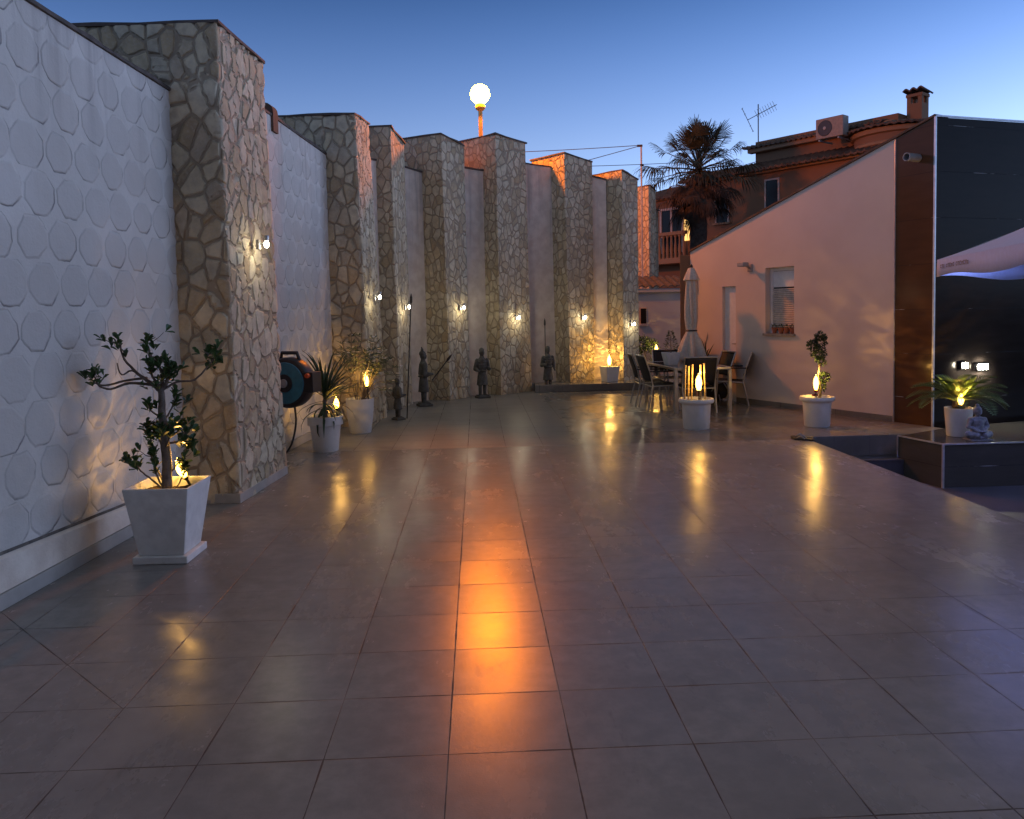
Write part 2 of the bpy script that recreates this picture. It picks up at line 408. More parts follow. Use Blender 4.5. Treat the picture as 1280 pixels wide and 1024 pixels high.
M['sling'] = simple('black_textilene', (.018, .018, .02), .7, var=.3, scale=90)
M['glass_top'] = simple('dark_glass_top', (.03, .035, .04), .08, bump=0)
M['pot_white'] = simple('white_plastic_pot', (.74, .75, .73), .5, var=.08, scale=6, bump=.1, dirt=(.40, .38, .34))
M['pot_stone'] = simple('whitewashed_pot', (.72, .73, .71), .75, var=.10, scale=10, bump=.3, dirt=(.36, .35, .32))
M['soil'] = simple('potting_soil', (.06, .04, .028), .95, var=.5, scale=40, bump=.8)
M['bark'] = simple('grey_bark', (.17, .14, .115), .9, var=.3, scale=24, bump=.7)
M['leaf_ficus'] = simple('ficus_leaf', (.045, .10, .03), .38, var=.4, scale=9, bump=0)
M['leaf_dark'] = simple('dark_green_leaf', (.035, .07, .028), .5, var=.4, scale=9, bump=0)
M['leaf_grey'] = simple('grey_green_leaf', (.10, .13, .075), .55, var=.35, scale=9, bump=0)
M['leaf_cycad'] = simple('cycad_leaf', (.075, .14, .028), .45, var=.4, scale=9, bump=0)
M['leaf_palm'] = simple('palm_leaf', (.035, .038, .022), .6, var=.4, scale=4, bump=0)
M['palm_dead'] = simple('dead_palm_leaf', (.05, .035, .024), .9, var=.4, scale=5, bump=0)
M['palm_trunk'] = simple('palm_trunk', (.06, .045, .035), .95, var=.4, scale=12, bump=.8)
M['flower_white'] = simple('white_flower', (.75, .74, .70), .6, bump=0)
M['flower_red'] = simple('red_flower', (.45, .02, .02), .6, bump=0)
M['bamboo'] = simple('bamboo_cane', (.50, .36, .18), .5, var=.25, scale=20)
M['statue'] = simple('weathered_terracotta', (.10, .10, .092), .9, var=.35, scale=12, bump=.5)
M['statue_dark'] = simple('dark_wood_spear', (.035, .03, .028), .8)
M['buddha'] = simple('grey_cast_stone', (.26, .26, .30), .75, var=.3, scale=30, bump=.4)
M['canvas'] = simple('beige_canvas', (.60, .56, .50), .9, var=.1, scale=30, bump=.3)
M['white_canvas'] = simple('white_canvas', (.50, .60, .86), .85, var=.04, scale=20)
M['black_plastic'] = simple('black_plastic', (.016, .017, .022), .4)
M['blue_plastic'] = simple('blue_grey_plastic', (.03, .17, .26), .4)
M['grey_plastic'] = simple('grey_plastic', (.30, .30, .31), .5)
M['orange_plastic'] = simple('orange_plastic', (.55, .08, .02), .5)
M['rubber'] = simple('black_rubber', (.02, .02, .02), .6)
M['white_paint'] = simple('white_painted_metal', (.72, .72, .70), .45, var=.05)
M['terracotta'] = simple('terracotta', (.30, .11, .06), .8)
M['dark_glass'] = simple('dark_window_glass', (.010, .010, .012), .2, bump=0, spec=.15)
M['pink_frame'] = simple('pale_window_frame', (.50, .38, .32), .6)
M['shutter'] = simple('roller_shutter', (.55, .50, .45), .6, bump=0)
M['ac_casing'] = simple('weathered_ac_casing', (.26, .21, .18), .6)
M['yellow_paint'] = simple('yellow_painted_steel', (.60, .42, .10), .5)
M['dark_bag'] = simple('dark_grey_nylon', (.02, .02, .024), .7, bump=.5)
SODIUM = (1.0, .36, .055); AMBER = (1.0, .52, .12); WARMW = (1.0, .86, .58)
M['globe'] = emis('sodium_globe', (1.0, .22, .0015), 220)
M['flame'] = emis('amber_flame_lens', (1.0, .53, .06), 5)
M['bulb'] = emis('warm_white_bulb', (1.0, .88, .60), 14)
M['led'] = emis('white_led', (1.0, .93, .70), 55)
M['lit_window'] = emis('lit_window_pane', (1.0, .55, .16), .5)
M['blue_led'] = emis('cool_led_ring', (.55, .60, 1.0), 3)

# ------------------------------------------------------------------ setting: ground, terrace, court
m = MB(); m.grid((-400,-200,-.62), (400,-200,-.62), (400,900,-.62), (-400,900,-.62), 8, 8)
tag(m.build('ground', M['ground']), kind='structure')
TE = 4.035                                            # the near terrace ends here, above the sunken court
m = MB(); m.box(((TE-3.4)/2, (9.53-4)/2, -.25), (TE+3.4, 13.53, .5))
tag(m.build('tiled_terrace', M['floor'], bevel=.006), kind='structure')
m = MB()
m.prism([(-3.4,9.534),(TE,9.534),(TE,9.70),(6.27,9.70),(3.95,14.7),(5.2,19.5),(-3.4,19.5)], -.5, -.001)
tag(m.build('wet_terrace', M['floor_wet'], bevel=.006), kind='structure')
m = MB(); m.prism([(TE+.001,9.699),(6.27,9.699),(6.27,9.36),(5.17,9.36),(TE+.001,9.36)], -.5, -.25)
tag(m.build('step', M['court_tile'], bevel=.006), kind='structure')
m = MB(); m.box((14, 2, -.55), (19.9, 15.3, .14))
tag(m.build('sunken_court', M['court_tile']), kind='structure')
# raised ledge at the end of the terrace
m = MB(); m.prism([(1.15,15.86),(3.35,15.97),(4.25,15.80),(5.2,19.4),(1.2,17.2)], 0, .145)
tag(m.build('ledge', M['floor_wet'], bevel=.008), kind='structure')

# ------------------------------------------------------------------ stone pillars and white wall
def lean(p, q): return (p, q)
PIL = [  # near corner, far corner, height near/far, lean of the two top corners, depth behind the near corner
 ((-2.107,6.987), (-2.00,8.235), 4.12, 4.16, (-.053,-.016), (-.09,-.02), 1.35),
 ((-1.58,11.60), (-1.462,12.65), 4.48, 4.58, (-.10,-.014), (-.16,-.02), 1.3),
 ((-1.332,13.508), (-1.183,14.365), 4.75, 4.64, (-.047,-.005), (-.04,-.003), 1.1),
 ((-.518,14.745), (-.151,15.367), 4.887, 4.795, (-.062,-.002), (-.02,0), 1.1),
 ((.452,15.53), (1.10,16.165), 5.05, 5.0, (-.01,0), (-.05,.005), 1.0),
 ((1.911,16.314), (2.476,16.75), 4.83, 4.72, (-.06,.007), (.01,0), 1.0),
 ((3.08,16.59), (3.465,16.894), 4.52, 4.37, (0,0), (.008,0), 1.0),
 ((4.47,20.2), (4.66,20.4), 4.755, 4.64, (0,0), (0,0), .9),
 ((4.75,21.4), (5.02,21.7), 4.36, 4.30, (0,0), (0,0), .8)]
PLAB = ['broad flagstone pillar nearest the camera, beside the square planter, standing on a grey plinth',
 'flagstone pillar behind the two round pots of lit plants, second from the camera',
 'narrow flagstone pillar behind the statue with the very tall spear',
 'flagstone pillar just beyond the topknot statue, fourth from the camera',
 'tall flagstone pillar directly under the glowing street lamp globe',
 'flagstone pillar with its top lit orange, left of the alcove holding the glowing square pot',
 'orange-topped flagstone pillar at the end of the ledge, right of the glowing square pot',
 'slim flagstone pillar with orange top, below the bare antenna mast',
 'farthest and narrowest flagstone pillar, beside the balcony of the neighbour house']
def left_of(A, B):
    d = (Vector(B)-Vector(A)).normalized(); return Vector((-d.y, d.x))
for i, (A, B, hA, hB, lA, lB, dep) in enumerate(PIL):
    A2, B2 = Vector(A), Vector(B); l = left_of(A, B)
    C2, D2 = B2+l*dep, A2+l*dep
    near = i < 3
    st = .035 if i < 2 else (.05 if i == 2 else .12)
    base = [Vector((q.x, q.y, 0)) for q in (A2, B2, C2, D2)]
    tops = [Vector((A2.x+lA[0], A2.y+lA[1], hA)), Vector((B2.x+lB[0], B2.y+lB[1], hB)),
            Vector((C2.x+lB[0], C2.y+lB[1], hB)), Vector((D2.x+lA[0], D2.y+lA[1], hA))]
    m = MB()
    for k in range(4):
        a, b = base[k], base[(k+1) % 4]; ta, tb = tops[k], tops[(k+1) % 4]
        sp = st if k in (0, 3) else .3
        sp = st
        m.grid(a, b, tb, ta, max(2, int((b-a).length/sp)), int(4.2/st) if near else 30)
    c = (A2+B2)/2
    p = m.build('stone_pillar', M['stone_near'] if i < 2 else M['stone_far'], loc=(c.x, c.y, 0), merge=True, smooth=near, sharp=not near)
    tag(p, PLAB[i], 'pillar', 'flagstone pillars along the wall')
    # rough stone coping, a chain of slabs
    m = MB(); r = random.Random(i)
    tc = sum(tops, Vector())/4
    to = [tc+(q-tc)*1.0+((q-tc).normalized()*.03) for q in tops]
    n = max(3, int((to[1]-to[0]).length/.28)); nd = max(3, int((to[3]-to[0]).length/.3))
    ring = []
    for k in range(4):
        a, b = to[k], to[(k+1) % 4]; nn = n if k in (0, 2) else nd
        for j in range(nn):
            q = a.lerp(b, j/nn); q = q + Vector((r.uniform(-.018,.018), r.uniform(-.018,.018), 0)); ring.append(q)
    nn = len(ring); zz = [r.uniform(.02, .035) for _ in ring]
    vs = [q+Vector((0,0,.001)) for q in ring] + [q+Vector((0,0,zz[k])) for k, q in enumerate(ring)] + [tc+Vector((0,0,.035))]
    m.add(vs, [(k, (k+1) % nn, nn+(k+1) % nn, nn+k) for k in range(nn)] + [(nn+k, nn+(k+1) % nn, 2*nn) for k in range(nn)] + [list(range(nn))[::-1]])
    m.build('coping', M['coping_stone'], p, off=(c.x, c.y, 0))
    if i == 0:
        m = MB(); e = .014; d = (B2-A2).normalized()
        P = [A2-d*e-l*e, B2+d*e-l*e, C2+d*e, D2-d*e]
        m.prism([(q.x, q.y) for q in P], 0, .085)
        m.build('plinth', M['skirt'], p, off=(c.x, c.y, 0), bevel=.004)

# wall panels, their front line running from pillar to pillar
def wall_panel(a, b, za, zb, mat, label, tk=.22, n=16):
    a, b = Vector(a), Vector(b); d = (b-a).normalized(); l = Vector((-d.y, d.x)); m = MB()
    A3, B3 = a.to_3d(), b.to_3d(); up = lambda q, z: Vector((q.x, q.y, z))
    m.add([up(a,0), up(b,0), up(b,zb), up(a,za), up(a+l*tk,0), up(b+l*tk,0), up(b+l*tk,zb), up(a+l*tk,za)],
          [(0,1,2,3),(5,4,7,6),(3,2,6,7),(0,4,5,1),(0,3,7,4),(1,5,6,2)])
    c = (a+b)/2
    w = tag(m.build('boundary_wall', mat, loc=(c.x, c.y, 0)), label, 'wall', 'white wall panels between the pillars')
    m = MB(); r = random.Random(int(c.y*10)); L = (b-a).length; k = max(2, int(L/.16)); vs = []
    for j in range(k+1):                               # thin weathered cap
        q = a.lerp(b, j/k); z = za+(zb-za)*j/k; jx = r.uniform(-.006, .006)
        for o, zz in ((-.02+jx, 0), (-.02+jx, .028+r.uniform(-.008,.008)), (tk*.5, .05), (tk+.02, .028), (tk+.02, 0)):
            vs.append(up(q+l*o, z+.002+zz))
    fs = []
    for j in range(k):
        for e in range(5):
            fs.append((j*5+e, j*5+(e+1) % 5, (j+1)*5+(e+1) % 5, (j+1)*5+e))
    fs += [(0,1,2,3,4), tuple(k*5+e for e in (4,3,2,1,0))]
    m.add(vs, fs); m.build('coping', M['coping_stone'], w, off=(c.x, c.y, 0))
    return w, c
x_at = lambda y: -2.731+.063*(y-4.545)
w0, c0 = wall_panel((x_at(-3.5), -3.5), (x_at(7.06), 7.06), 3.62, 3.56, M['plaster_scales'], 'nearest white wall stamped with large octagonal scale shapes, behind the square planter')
# lower band of the near wall with its dirty ledge, and the skirting tiles
m = MB()
def band(y0, y1, z0, za, zb, o): 
    vs = []
    for y, z in ((y0, za), (y1, zb)):
        x = x_at(y)+.001; vs += [(x, y, z0), (x+o, y, z0), (x+o, y, z-.012), (x, y, z+.006)]
    m.add(vs, [(0,1,2,3)[::-1], (4,5,6,7), (1,5,6,2), (2,6,7,3), (0,4,5,1)])
band(-3.5, 6.95, .098, .62, .20, .022)
m.build('base_band', M['plaster_plain'], w0, off=(c0.x, c0.y, 0))
m = MB(); m.box((0,0,0), (.001,.001,.001)) if False else None
vs = []
for y in (-3.5, 6.95):
    x = x_at(y)+.001; vs += [(x, y, .001), (x+.030, y, .001), (x+.030, y, .092), (x, y, .097)]
m.add(vs, [(3,2,1,0), (4,5,6,7), (1,5,6,2), (2,6,7,3), (0,4,5,1)])
m.build('skirting', M['skirt'], w0, off=(c0.x, c0.y, 0), bevel=.003)
# dark strip above the band: groove shadow and dirt put into the colour
m = MB(); vs = []
for y, z in ((-3.5, .62), (6.95, .20)):
    x = x_at(y)+.001; vs += [(x, y, z+.008), (x+.006, y, z+.008), (x+.006, y, z+.026), (x, y, z+.026)]
m.add(vs, [(3,2,1,0), (4,5,6,7), (1,5,6,2), (2,6,7,3), (0,4,5,1)])
m.build('groove_shadow', simple('shadow_and_dirt', (.16,.14,.12), .9, var=.5, scale=8), w0, off=(c0.x, c0.y, 0))
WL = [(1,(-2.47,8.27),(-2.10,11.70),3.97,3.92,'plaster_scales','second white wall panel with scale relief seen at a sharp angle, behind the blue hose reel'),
      (2,(-1.98,12.6),(-1.60,13.62),4.1,4.2,'plaster_plain','short hidden wall panel behind the statue with the very tall spear'),
      (3,(-1.55,14.3),(-.93,15.0),4.32,4.23,'plaster_plain','narrow plain wall panel right behind the topknot statue'),
      (4,(-.46,15.33),(.20,15.80),4.42,4.395,'plaster_plain','plain wall panel left of the pillar under the street lamp'),
      (5,(.80,16.30),(1.67,16.66),4.66,4.60,'plaster_plain','wide plain wall panel behind the statue holding a raised spear'),
      (6,(2.25,16.86),(2.80,16.90),4.50,4.37,'plaster_plain','plain wall panel glowing amber behind the square pot on the ledge')]
for k, a, b, za, zb, mt, lab in WL:
    w, c = wall_panel(a, b, za, zb, M[mt], lab)
    if k == 1:                                         # end roof tile and low skirting
        m = MB()
        pts = [Vector((-2.50,8.30,3.74)), Vector((-2.42,8.52,3.73))]
        for j in range(9):
            pass
        d = (Vector(b)-Vector(a)).normalized(); l = Vector((-d.y, d.x))
        o0 = Vector((-2.47,8.27))+d*1.22
        prof = []
        for j in range(9):
            an = math.pi*j/8; prof.append((-math.cos(an)*.10, .23+math.sin(an)*.10))
        prof = [(-.10,0)]+prof+[(.10,0)]
        vs = []
        for e in (0, .16):
            for px, pz in prof:
                q = o0+d*e-l*(px-.07)*1.0; vs.append((q.x, q.y, 3.78+pz))
        np_ = len(prof); m.add(vs, [list(range(np_)), list(range(np_, 2*np_))[::-1]]+[(j, (j+1) % np_, np_+(j+1) % np_, np_+j) for j in range(np_)])
        m.build('end_tile', M['roof_tile'], w, off=(c.x, c.y, 0), smooth=True)
        m = MB(); m.bar((a[0]+.016, a[1], .055), (b[0]+.016, b[1], .055), .03, .10)
        m.build('skirting', M['skirt'], w, off=(c.x, c.y, 0))

# wall lights on the pillars
LT = [(-2.056,7.589,2.302), (-1.535,11.917,1.88), (-1.266,13.877,1.745), (-.323,15.076,1.721), (.771,15.866,1.514), (2.192,16.53,1.482), (3.255,16.728,1.325)]
LLAB = ['small lit wall lamp on the broad nearest pillar', 'small lit wall lamp on the pillar behind the round plant pots', 'small lit wall lamp on the pillar behind the statue with the very tall spear',
        'small lit wall lamp on the pillar beyond the topknot statue', 'brightest small wall lamp, on the pillar under the street lamp globe', 'small lit wall lamp on the pillar left of the glowing square pot', 'small lit wall lamp on the pillar right of the glowing square pot']
wl0 = None
for i, (x, y, z) in enumerate(LT):
    A, B = Vector(PIL[i][0]), Vector(PIL[i][1]); nrm = -left_of(A, B); rz = math.atan2(nrm.y, nrm.x)
    off = -.02+.03*(z/4) if False else 0
    if wl0 is None:
        t = wl0 = thing('wall_lamp', (0,0,0), None, 'lamp')
        m = MB(); m.box((.0,0,0), (.03,.05,.09)); m.build('back_plate', M['grey_pvc'], t, bevel=.004)
        m = MB(); m.tube([(.0,0,.0),(.05,0,.012),(.075,0,.035)], .009, 8); m.build('arm', M['alu'], t, smooth=True)
        m = MB(); m.lathe([(.018,.03),(.024,.032),(.026,.075),(.024,.082)], 16, c=(.078,0,.0)); m.build('lamp_head', M['alu'], t, smooth=True)
        m = MB(); m.ell((.078,0,.0), (.022,.022,.032)); m.build('bulb', M['bulb'], t, smooth=True)
        lamp('lamp_glow', t, (.15,0,-.05), 'POINT', .5, WARMW, .03)
    else:
        t = copy_tree(wl0)
    t.location = (x+nrm.x*.03, y+nrm.y*.03, z); t.rotation_euler = (0,0,rz)
    tag(t, LLAB[i], 'lamp', 'small lamps on the pillars')

# street lamp beyond the wall
LX, LY, LZ = .174, 17.15, 6.25
t = thing('street_lamp', (LX, LY, -.6), 'tall street lamp with a glowing orange-white globe behind the pillars', 'street lamp')
m = MB(); m.tube([(0,0,0),(0,0,6.52)], [.06,.045], 14); m.build('pole', M['yellow_paint'], t, smooth=True)
m = MB(); m.lathe([(.05,6.50),(.10,6.54),(.11,6.60),(.08,6.64)], 20); m.build('collar', M['yellow_paint'], t, smooth=True)
m = MB(); m.ell((0,0,6.85), (.205,.205,.205), 28, 16); m.build('globe', M['globe'], t, smooth=True)

# ------------------------------------------------------------------ white house on the right
HA = Vector((5.776,10.784)); HB = Vector((3.997,14.591)); hd = (HB-HA).normalized(); hn = Vector((-hd.y, hd.x))  # hn points left, towards the terrace
if hn.x > 0: hn = -hn
def hp(s, o, z): q = HA+hd*s+hn*o; return Vector((q.x, q.y, z))
house = thing('house', (5.78,10.78,0), 'single-storey white house with a rising parapet and glossy black tiled corner', 'house')
HOFF = (5.78,10.78,0)
# wall front built round a door and a window opening
S0, S1 = -.02, 4.25
ztop = lambda s: 3.885-.2878*(s-.03)
DO = (3.07,3.40,0,2.0); WI = (1.775,2.385,1.19,2.27)
m = MB()
ss = [S0, WI[0], WI[1], DO[0], DO[1], S1]
def wq(sa, sb, za, zb): # za,zb: callables or numbers
    f = lambda z, s: z(s) if callable(z) else z
    m.add([hp(sa,0,f(za,sa)), hp(sb,0,f(za,sb)), hp(sb,0,f(zb,sb)), hp(sa,0,f(zb,sa))], [(0,1,2,3)])
for sa, sb in zip(ss, ss[1:]):
    if sa == WI[0]: wq(sa,sb,-.3,WI[2]); wq(sa,sb,WI[3],ztop)
    elif sa == DO[0]: wq(sa,sb,DO[3],ztop)
    else: wq(sa,sb,-.3,ztop)
def reveal(o):
    a, b, z0, z1 = o; D = -.16
    q = lambda s, d, z: hp(s, d, z)
    m.add([q(a,0,z0),q(a,D,z0),q(a,D,z1),q(a,0,z1)], [(0,1,2,3)]); m.add([q(b,0,z0),q(b,D,z0),q(b,D,z1),q(b,0,z1)], [(0,1,2,3)])
    m.add([q(a,0,z1),q(a,D,z1),q(b,D,z1),q(b,0,z1)], [(0,1,2,3)]); m.add([q(a,0,z0),q(a,D,z0),q(b,D,z0),q(b,0,z0)], [(0,1,2,3)])
reveal(WI); reveal(DO)
# parapet top, far end, back
m.add([hp(S0,0,ztop(S0)),hp(S1,0,ztop(S1)),hp(S1,-4,ztop(S1)),hp(S0,-4,ztop(S0))], [(0,1,2,3)])
m.add([hp(S1,0,-.3),hp(S1,-4,-.3),hp(S1,-4,ztop(S1)),hp(S1,0,ztop(S1))], [(0,1,2,3)])
m.build('wall', M['white_render'], house, off=HOFF, merge=True, recalc=False)
# skirting in floor tile
m = MB(); m.add([hp(.0,.012,0),hp(3.05,.012,0),hp(3.05,.012,.075),hp(.0,.012,.075),hp(.0,.0,.078),hp(3.05,0,.078)], [(0,1,2,3),(3,2,5,4)])
m.build('skirting', M['floor_wet'], house, off=HOFF)
# parapet capping
m = MB(); vs = []
for s in (-.60, S1+.03):
    z = ztop(s); vs += [hp(s,.03,z+.002), hp(s,.03,z+.03), hp(s,-.25,z+.03), hp(s,-.25,z+.002)]
m.add(vs, [(0,1,2,3),(7,6,5,4),(0,4,5,1),(1,5,6,2),(2,6,7,3),(3,7,4,0)]); m.build('coping', M['roof_tile'], house, off=HOFF)
# black glazed cladding: side strip with lamp light in its colour, wide court wall
BS = -.60; bd = Vector((.965,.262)).normalized()
Cn = HA+hd*BS
m = MB()
m.add([hp(S0-.003,.012,-.5), hp(BS,.012,-.5), hp(BS,.012,ztop(BS)-.01), hp(S0-.003,.012,ztop(S0)-.01)], [(0,1,2,3)])
m.build('lamplit_cladding', M['lamplit_tile'], house, off=HOFF, recalc=False); m = MB()
E2 = Cn+bd*9; q0 = hp(BS,.012,0)
m.add([(q0.x,q0.y,-.5),(E2.x,E2.y,-.5),(E2.x,E2.y,4.10),(q0.x,q0.y,ztop(BS)-.01)], [(0,1,2,3)])
m.add([(q0.x,q0.y,ztop(BS)-.01),(E2.x,E2.y,4.10),(E2.x,E2.y+3,4.10),(q0.x+.5,q0.y+3,ztop(BS)-.01)], [(0,1,2,3)])
m.build('black_cladding', M['black_tile'], house, off=HOFF, recalc=False)
m = MB()
for o_, h_ in ((0,0),):
    m.box((q0.x-.001, q0.y-.006, (ztop(BS)-.5)/2), (.024,.024,ztop(BS)+.49), rz=R(20))
m.bar((q0.x,q0.y-.008,ztop(BS)+.005),(E2.x,E2.y-.008,4.115), .022)
m.bar(hp(S0,.016,0)+Vector((0,0,-.3)), hp(S0,.016,ztop(S0)-.02), .014)
m.build('corner_trim', M['metal_trim'], house, off=HOFF)
# window
t = house
m = MB(); a, b, z0, z1 = WI; D = -.13
for p_, q_ in ((( a+.02,z0),(a+.02,z1)), ((b-.02,z0),(b-.02,z1))): m.bar(hp(p_[0],D,p_[1]), hp(q_[0],D,q_[1]), .05)
m.bar(hp(a,D,z1-.03), hp(b,D,z1-.03), .05); m.bar(hp(a,D,z0+.03), hp(b,D,z0+.03), .05)
m.add([hp(a+.03,D,z1-.06),hp(b-.03,D,z1-.06),hp(b-.03,D,z1-.32),hp(a+.03,D,z1-.32)], [(0,1,2,3)])
win = m.build('window', M['white_paint'], house, off=HOFF)
m = MB(); m.add([hp(a+.03,D-.01,z0+.04),hp(b-.03,D-.01,z0+.04),hp(b-.03,D-.01,z1-.05),hp(a+.03,D-.01,z1-.05)], [(0,1,2,3)]); m.build('pane', M['dark_glass'], win, off=HOFF)
m = MB(); k = 22
for j in range(k):
    za = z0+.07+(z1-.34-z0-.07)*j/k; zb = z0+.07+(z1-.34-z0-.07)*(j+1)/k-.004
    m.add([hp(a+.035,D+.004,za),hp(b-.045,D+.004,za),hp(b-.045,D+.013,(za+zb)/2),hp(a+.035,D+.013,(za+zb)/2),hp(a+.035,D+.004,zb),hp(b-.045,D+.004,zb)], [(0,1,2,3),(3,2,5,4)])
m.build('shutter', M['shutter'], win, off=HOFF)
m = MB(); m.add([hp(a-.03,.035,z0-.03),hp(b+.03,.035,z0-.03),hp(b+.03,-.15,z0-.03),hp(a-.03,-.15,z0-.03),hp(a-.03,.035,z0+.005),hp(b+.03,.035,z0+.005),hp(b+.03,-.15,z0+.008),hp(a-.03,-.15,z0+.008)],
    [(0,3,2,1),(4,5,6,7),(0,1,5,4),(1,2,6,5),(2,3,7,6),(3,0,4,7)]); m.build('sill', M['floor'], win, off=HOFF)
# door leaf
m = MB(); a, b, z0, z1 = DO
m.add([hp(a+.002,-.06,z0+.01),hp(b-.002,-.06,z0+.01),hp(b-.002,-.06,z1-.002),hp(a+.002,-.06,z1-.002),hp(a+.002,-.10,z0+.01),hp(b-.002,-.10,z0+.01),hp(b-.002,-.10,z1-.002),hp(a+.002,-.10,z1-.002)],
      [(0,1,2,3),(5,4,7,6),(3,2,6,7),(0,4,5,1),(0,3,7,4),(1,5,6,2)])
door = m.build('door', M['white_paint'], house, off=HOFF)
m = MB(); m.bar(hp(a+.04,-.03,1.0), hp(a+.12,-.03,1.0), .018); m.build('handle', M['alu'], door, off=HOFF)
# vent grille
m = MB()
m.add([hp(4.03,.004,1.90),hp(4.20,.004,1.90),hp(4.20,.004,2.20),hp(4.03,.004,2.20)], [(0,1,2,3)])
for j in range(8): m.bar(hp(4.04,.012,1.92+j*.036), hp(4.19,.012,1.92+j*.036), .014)
m.build('vent_grille', M['pink_frame'], house, off=HOFF)
# drain spout through the black strip
m = MB(); q = hp(-.36,.012,3.57); e = q+Vector((hn.x,hn.y,0))*.22
prof = [(.055,0),(.055,.24),(.046,.24),(.046,.02)]
ax = Vector((0,0,1)).rotation_difference(Vector((hn.x,hn.y,0))).to_matrix()
m.lathe(prof, 20, c=q, axis=ax, cap0=False); m.build('drain_spout', M['grey_pvc'], house, off=HOFF, smooth=True)
# dark return wall at the far end of the house
m = MB(); m.prism([(4.00,14.66),(3.80,14.70),(3.95,15.2),(4.25,15.2)], 0, 2.62)
tag(m.build('gate_pillar', M['orange_render'], loc=(3.95,14.9,0), bevel=.01), 'dark brown narrow wall end behind the folded parasol', 'wall')
# unlit wall lamp above the door
t = thing('wall_fixture', hp(2.72,.0,2.29), 'unlit grey spotlight fixture on the white house wall between door and window', 'lamp', rz=math.atan2(hn.y, hn.x))
m = MB(); m.box((.012,0,0), (.024,.10,.13)); m.build('back_plate', M['grey_plastic'], t, bevel=.005)
m = MB(); m.bar((.03,0,.0),(.13,0,.05), .03); m.build('arm', M['grey_plastic'], t, bevel=.004)
m = MB(); m.box((.17,0,.055), (.13,.15,.07)); m.build('lamp_head', M['grey_plastic'], t, bevel=.012)
# unseen wall and house block added to shade the scene and fill reflections
m = MB(); m.box((23.6, 2, .6), (.2, 15.3, 2.6)); tag(m.build('boundary_wall', M['white_render'], loc=(23.6,2,-.6)), 'plain white wall, unseen, added far right of the court for shade and reflections', 'wall')
t = thing('added_villa', (6,-7,-.6), 'ochre two-storey house block, unseen, added behind the camera to shade the scene', 'house')
m = MB(); m.box((0,0,3.6), (19,7,7.2)); m.build('wall', M['orange_render'], t)
for x_ in (-6,-2,2,6):
    for z_ in (1.9,5.2): m = MB(); m.box((x_,3.51,z_), (1.3,.04,1.5)); m.build('window', M['dark_glass'], t)

# ------------------------------------------------------------------ garden torches
def pattern_light(t_loc, parent, energy, seed=0):
    o = lamp('torch_glow', parent, t_loc, 'POINT', energy, AMBER, .012)
    l = o.data; l.use_nodes = True; nt = l.node_tree
    em = next(n for n in nt.nodes if n.type == 'EMISSION')
    tc = nt.nodes.new('ShaderNodeTexCoord'); nz = nt.nodes.new('ShaderNodeTexNoise'); mr = nt.nodes.new('ShaderNodeMapRange')
    mp = nt.nodes.new('ShaderNodeMapping'); mp.inputs['Location'].default_value = (seed*3.1, seed, 0); mp.inputs['Scale'].default_value = (1, 1, 2.2)
    nz.inputs['Scale'].default_value = 2.6; nz.inputs['Detail'].default_value = 2; nz.inputs['Distortion'].default_value = 1.6
    mr.inputs[1].default_value = .42; mr.inputs[2].default_value = .68; mr.inputs[3].default_value = .35; mr.inputs[4].default_value = 2.4
    nt.links.new(tc.outputs['Normal'], mp.inputs[0]); nt.links.new(mp.outputs[0], nz.inputs['Vector']); nt.links.new(nz.outputs[0], mr.inputs[0]); nt.links.new(mr.outputs[0], em.inputs['Strength'])
    return o
def torch(loc, h0, label, energy=1.2, lens=.17, r=.03, tilt=(0,0), seed=0):
    """a thin stake in the soil (length h0) carrying a flame-shaped lens"""
    t = thing('garden_torch', loc, label, 'torch', 'amber garden torches'); t.rotation_euler = (tilt[0], tilt[1], seed)
    m = MB(); m.tube([(0,0,-.08),(0,0,h0)], .009, 8); m.build('stake', M['black_plastic'], t, smooth=True)
    m = MB(); m.lathe([(.009,h0-.03),(r*.8,h0-.004),(r*.95,h0)], 18); m.build('lamp_base', M['black_plastic'], t, smooth=True)
    m = MB(); m.lathe([(r*.5,h0+.001),(r*.82,h0+lens*.2),(r*1.0,h0+lens*.42),(r*.92,h0+lens*.65),(r*.6,h0+lens*.86),(r*.15,h0+lens)], 18); m.build('flame_lens', M['flame'], t, smooth=True)
    m = MB(); m.lathe([(r*.16,h0+lens+.001),(r*.30,h0+lens+.004),(r*.30,h0+lens+.012),(.004,h0+lens+.016)], 14); m.build('cap', M['black_plastic'], t, smooth=True)
    pattern_light((0,0,h0+lens+.035), t, energy, seed)
    return t

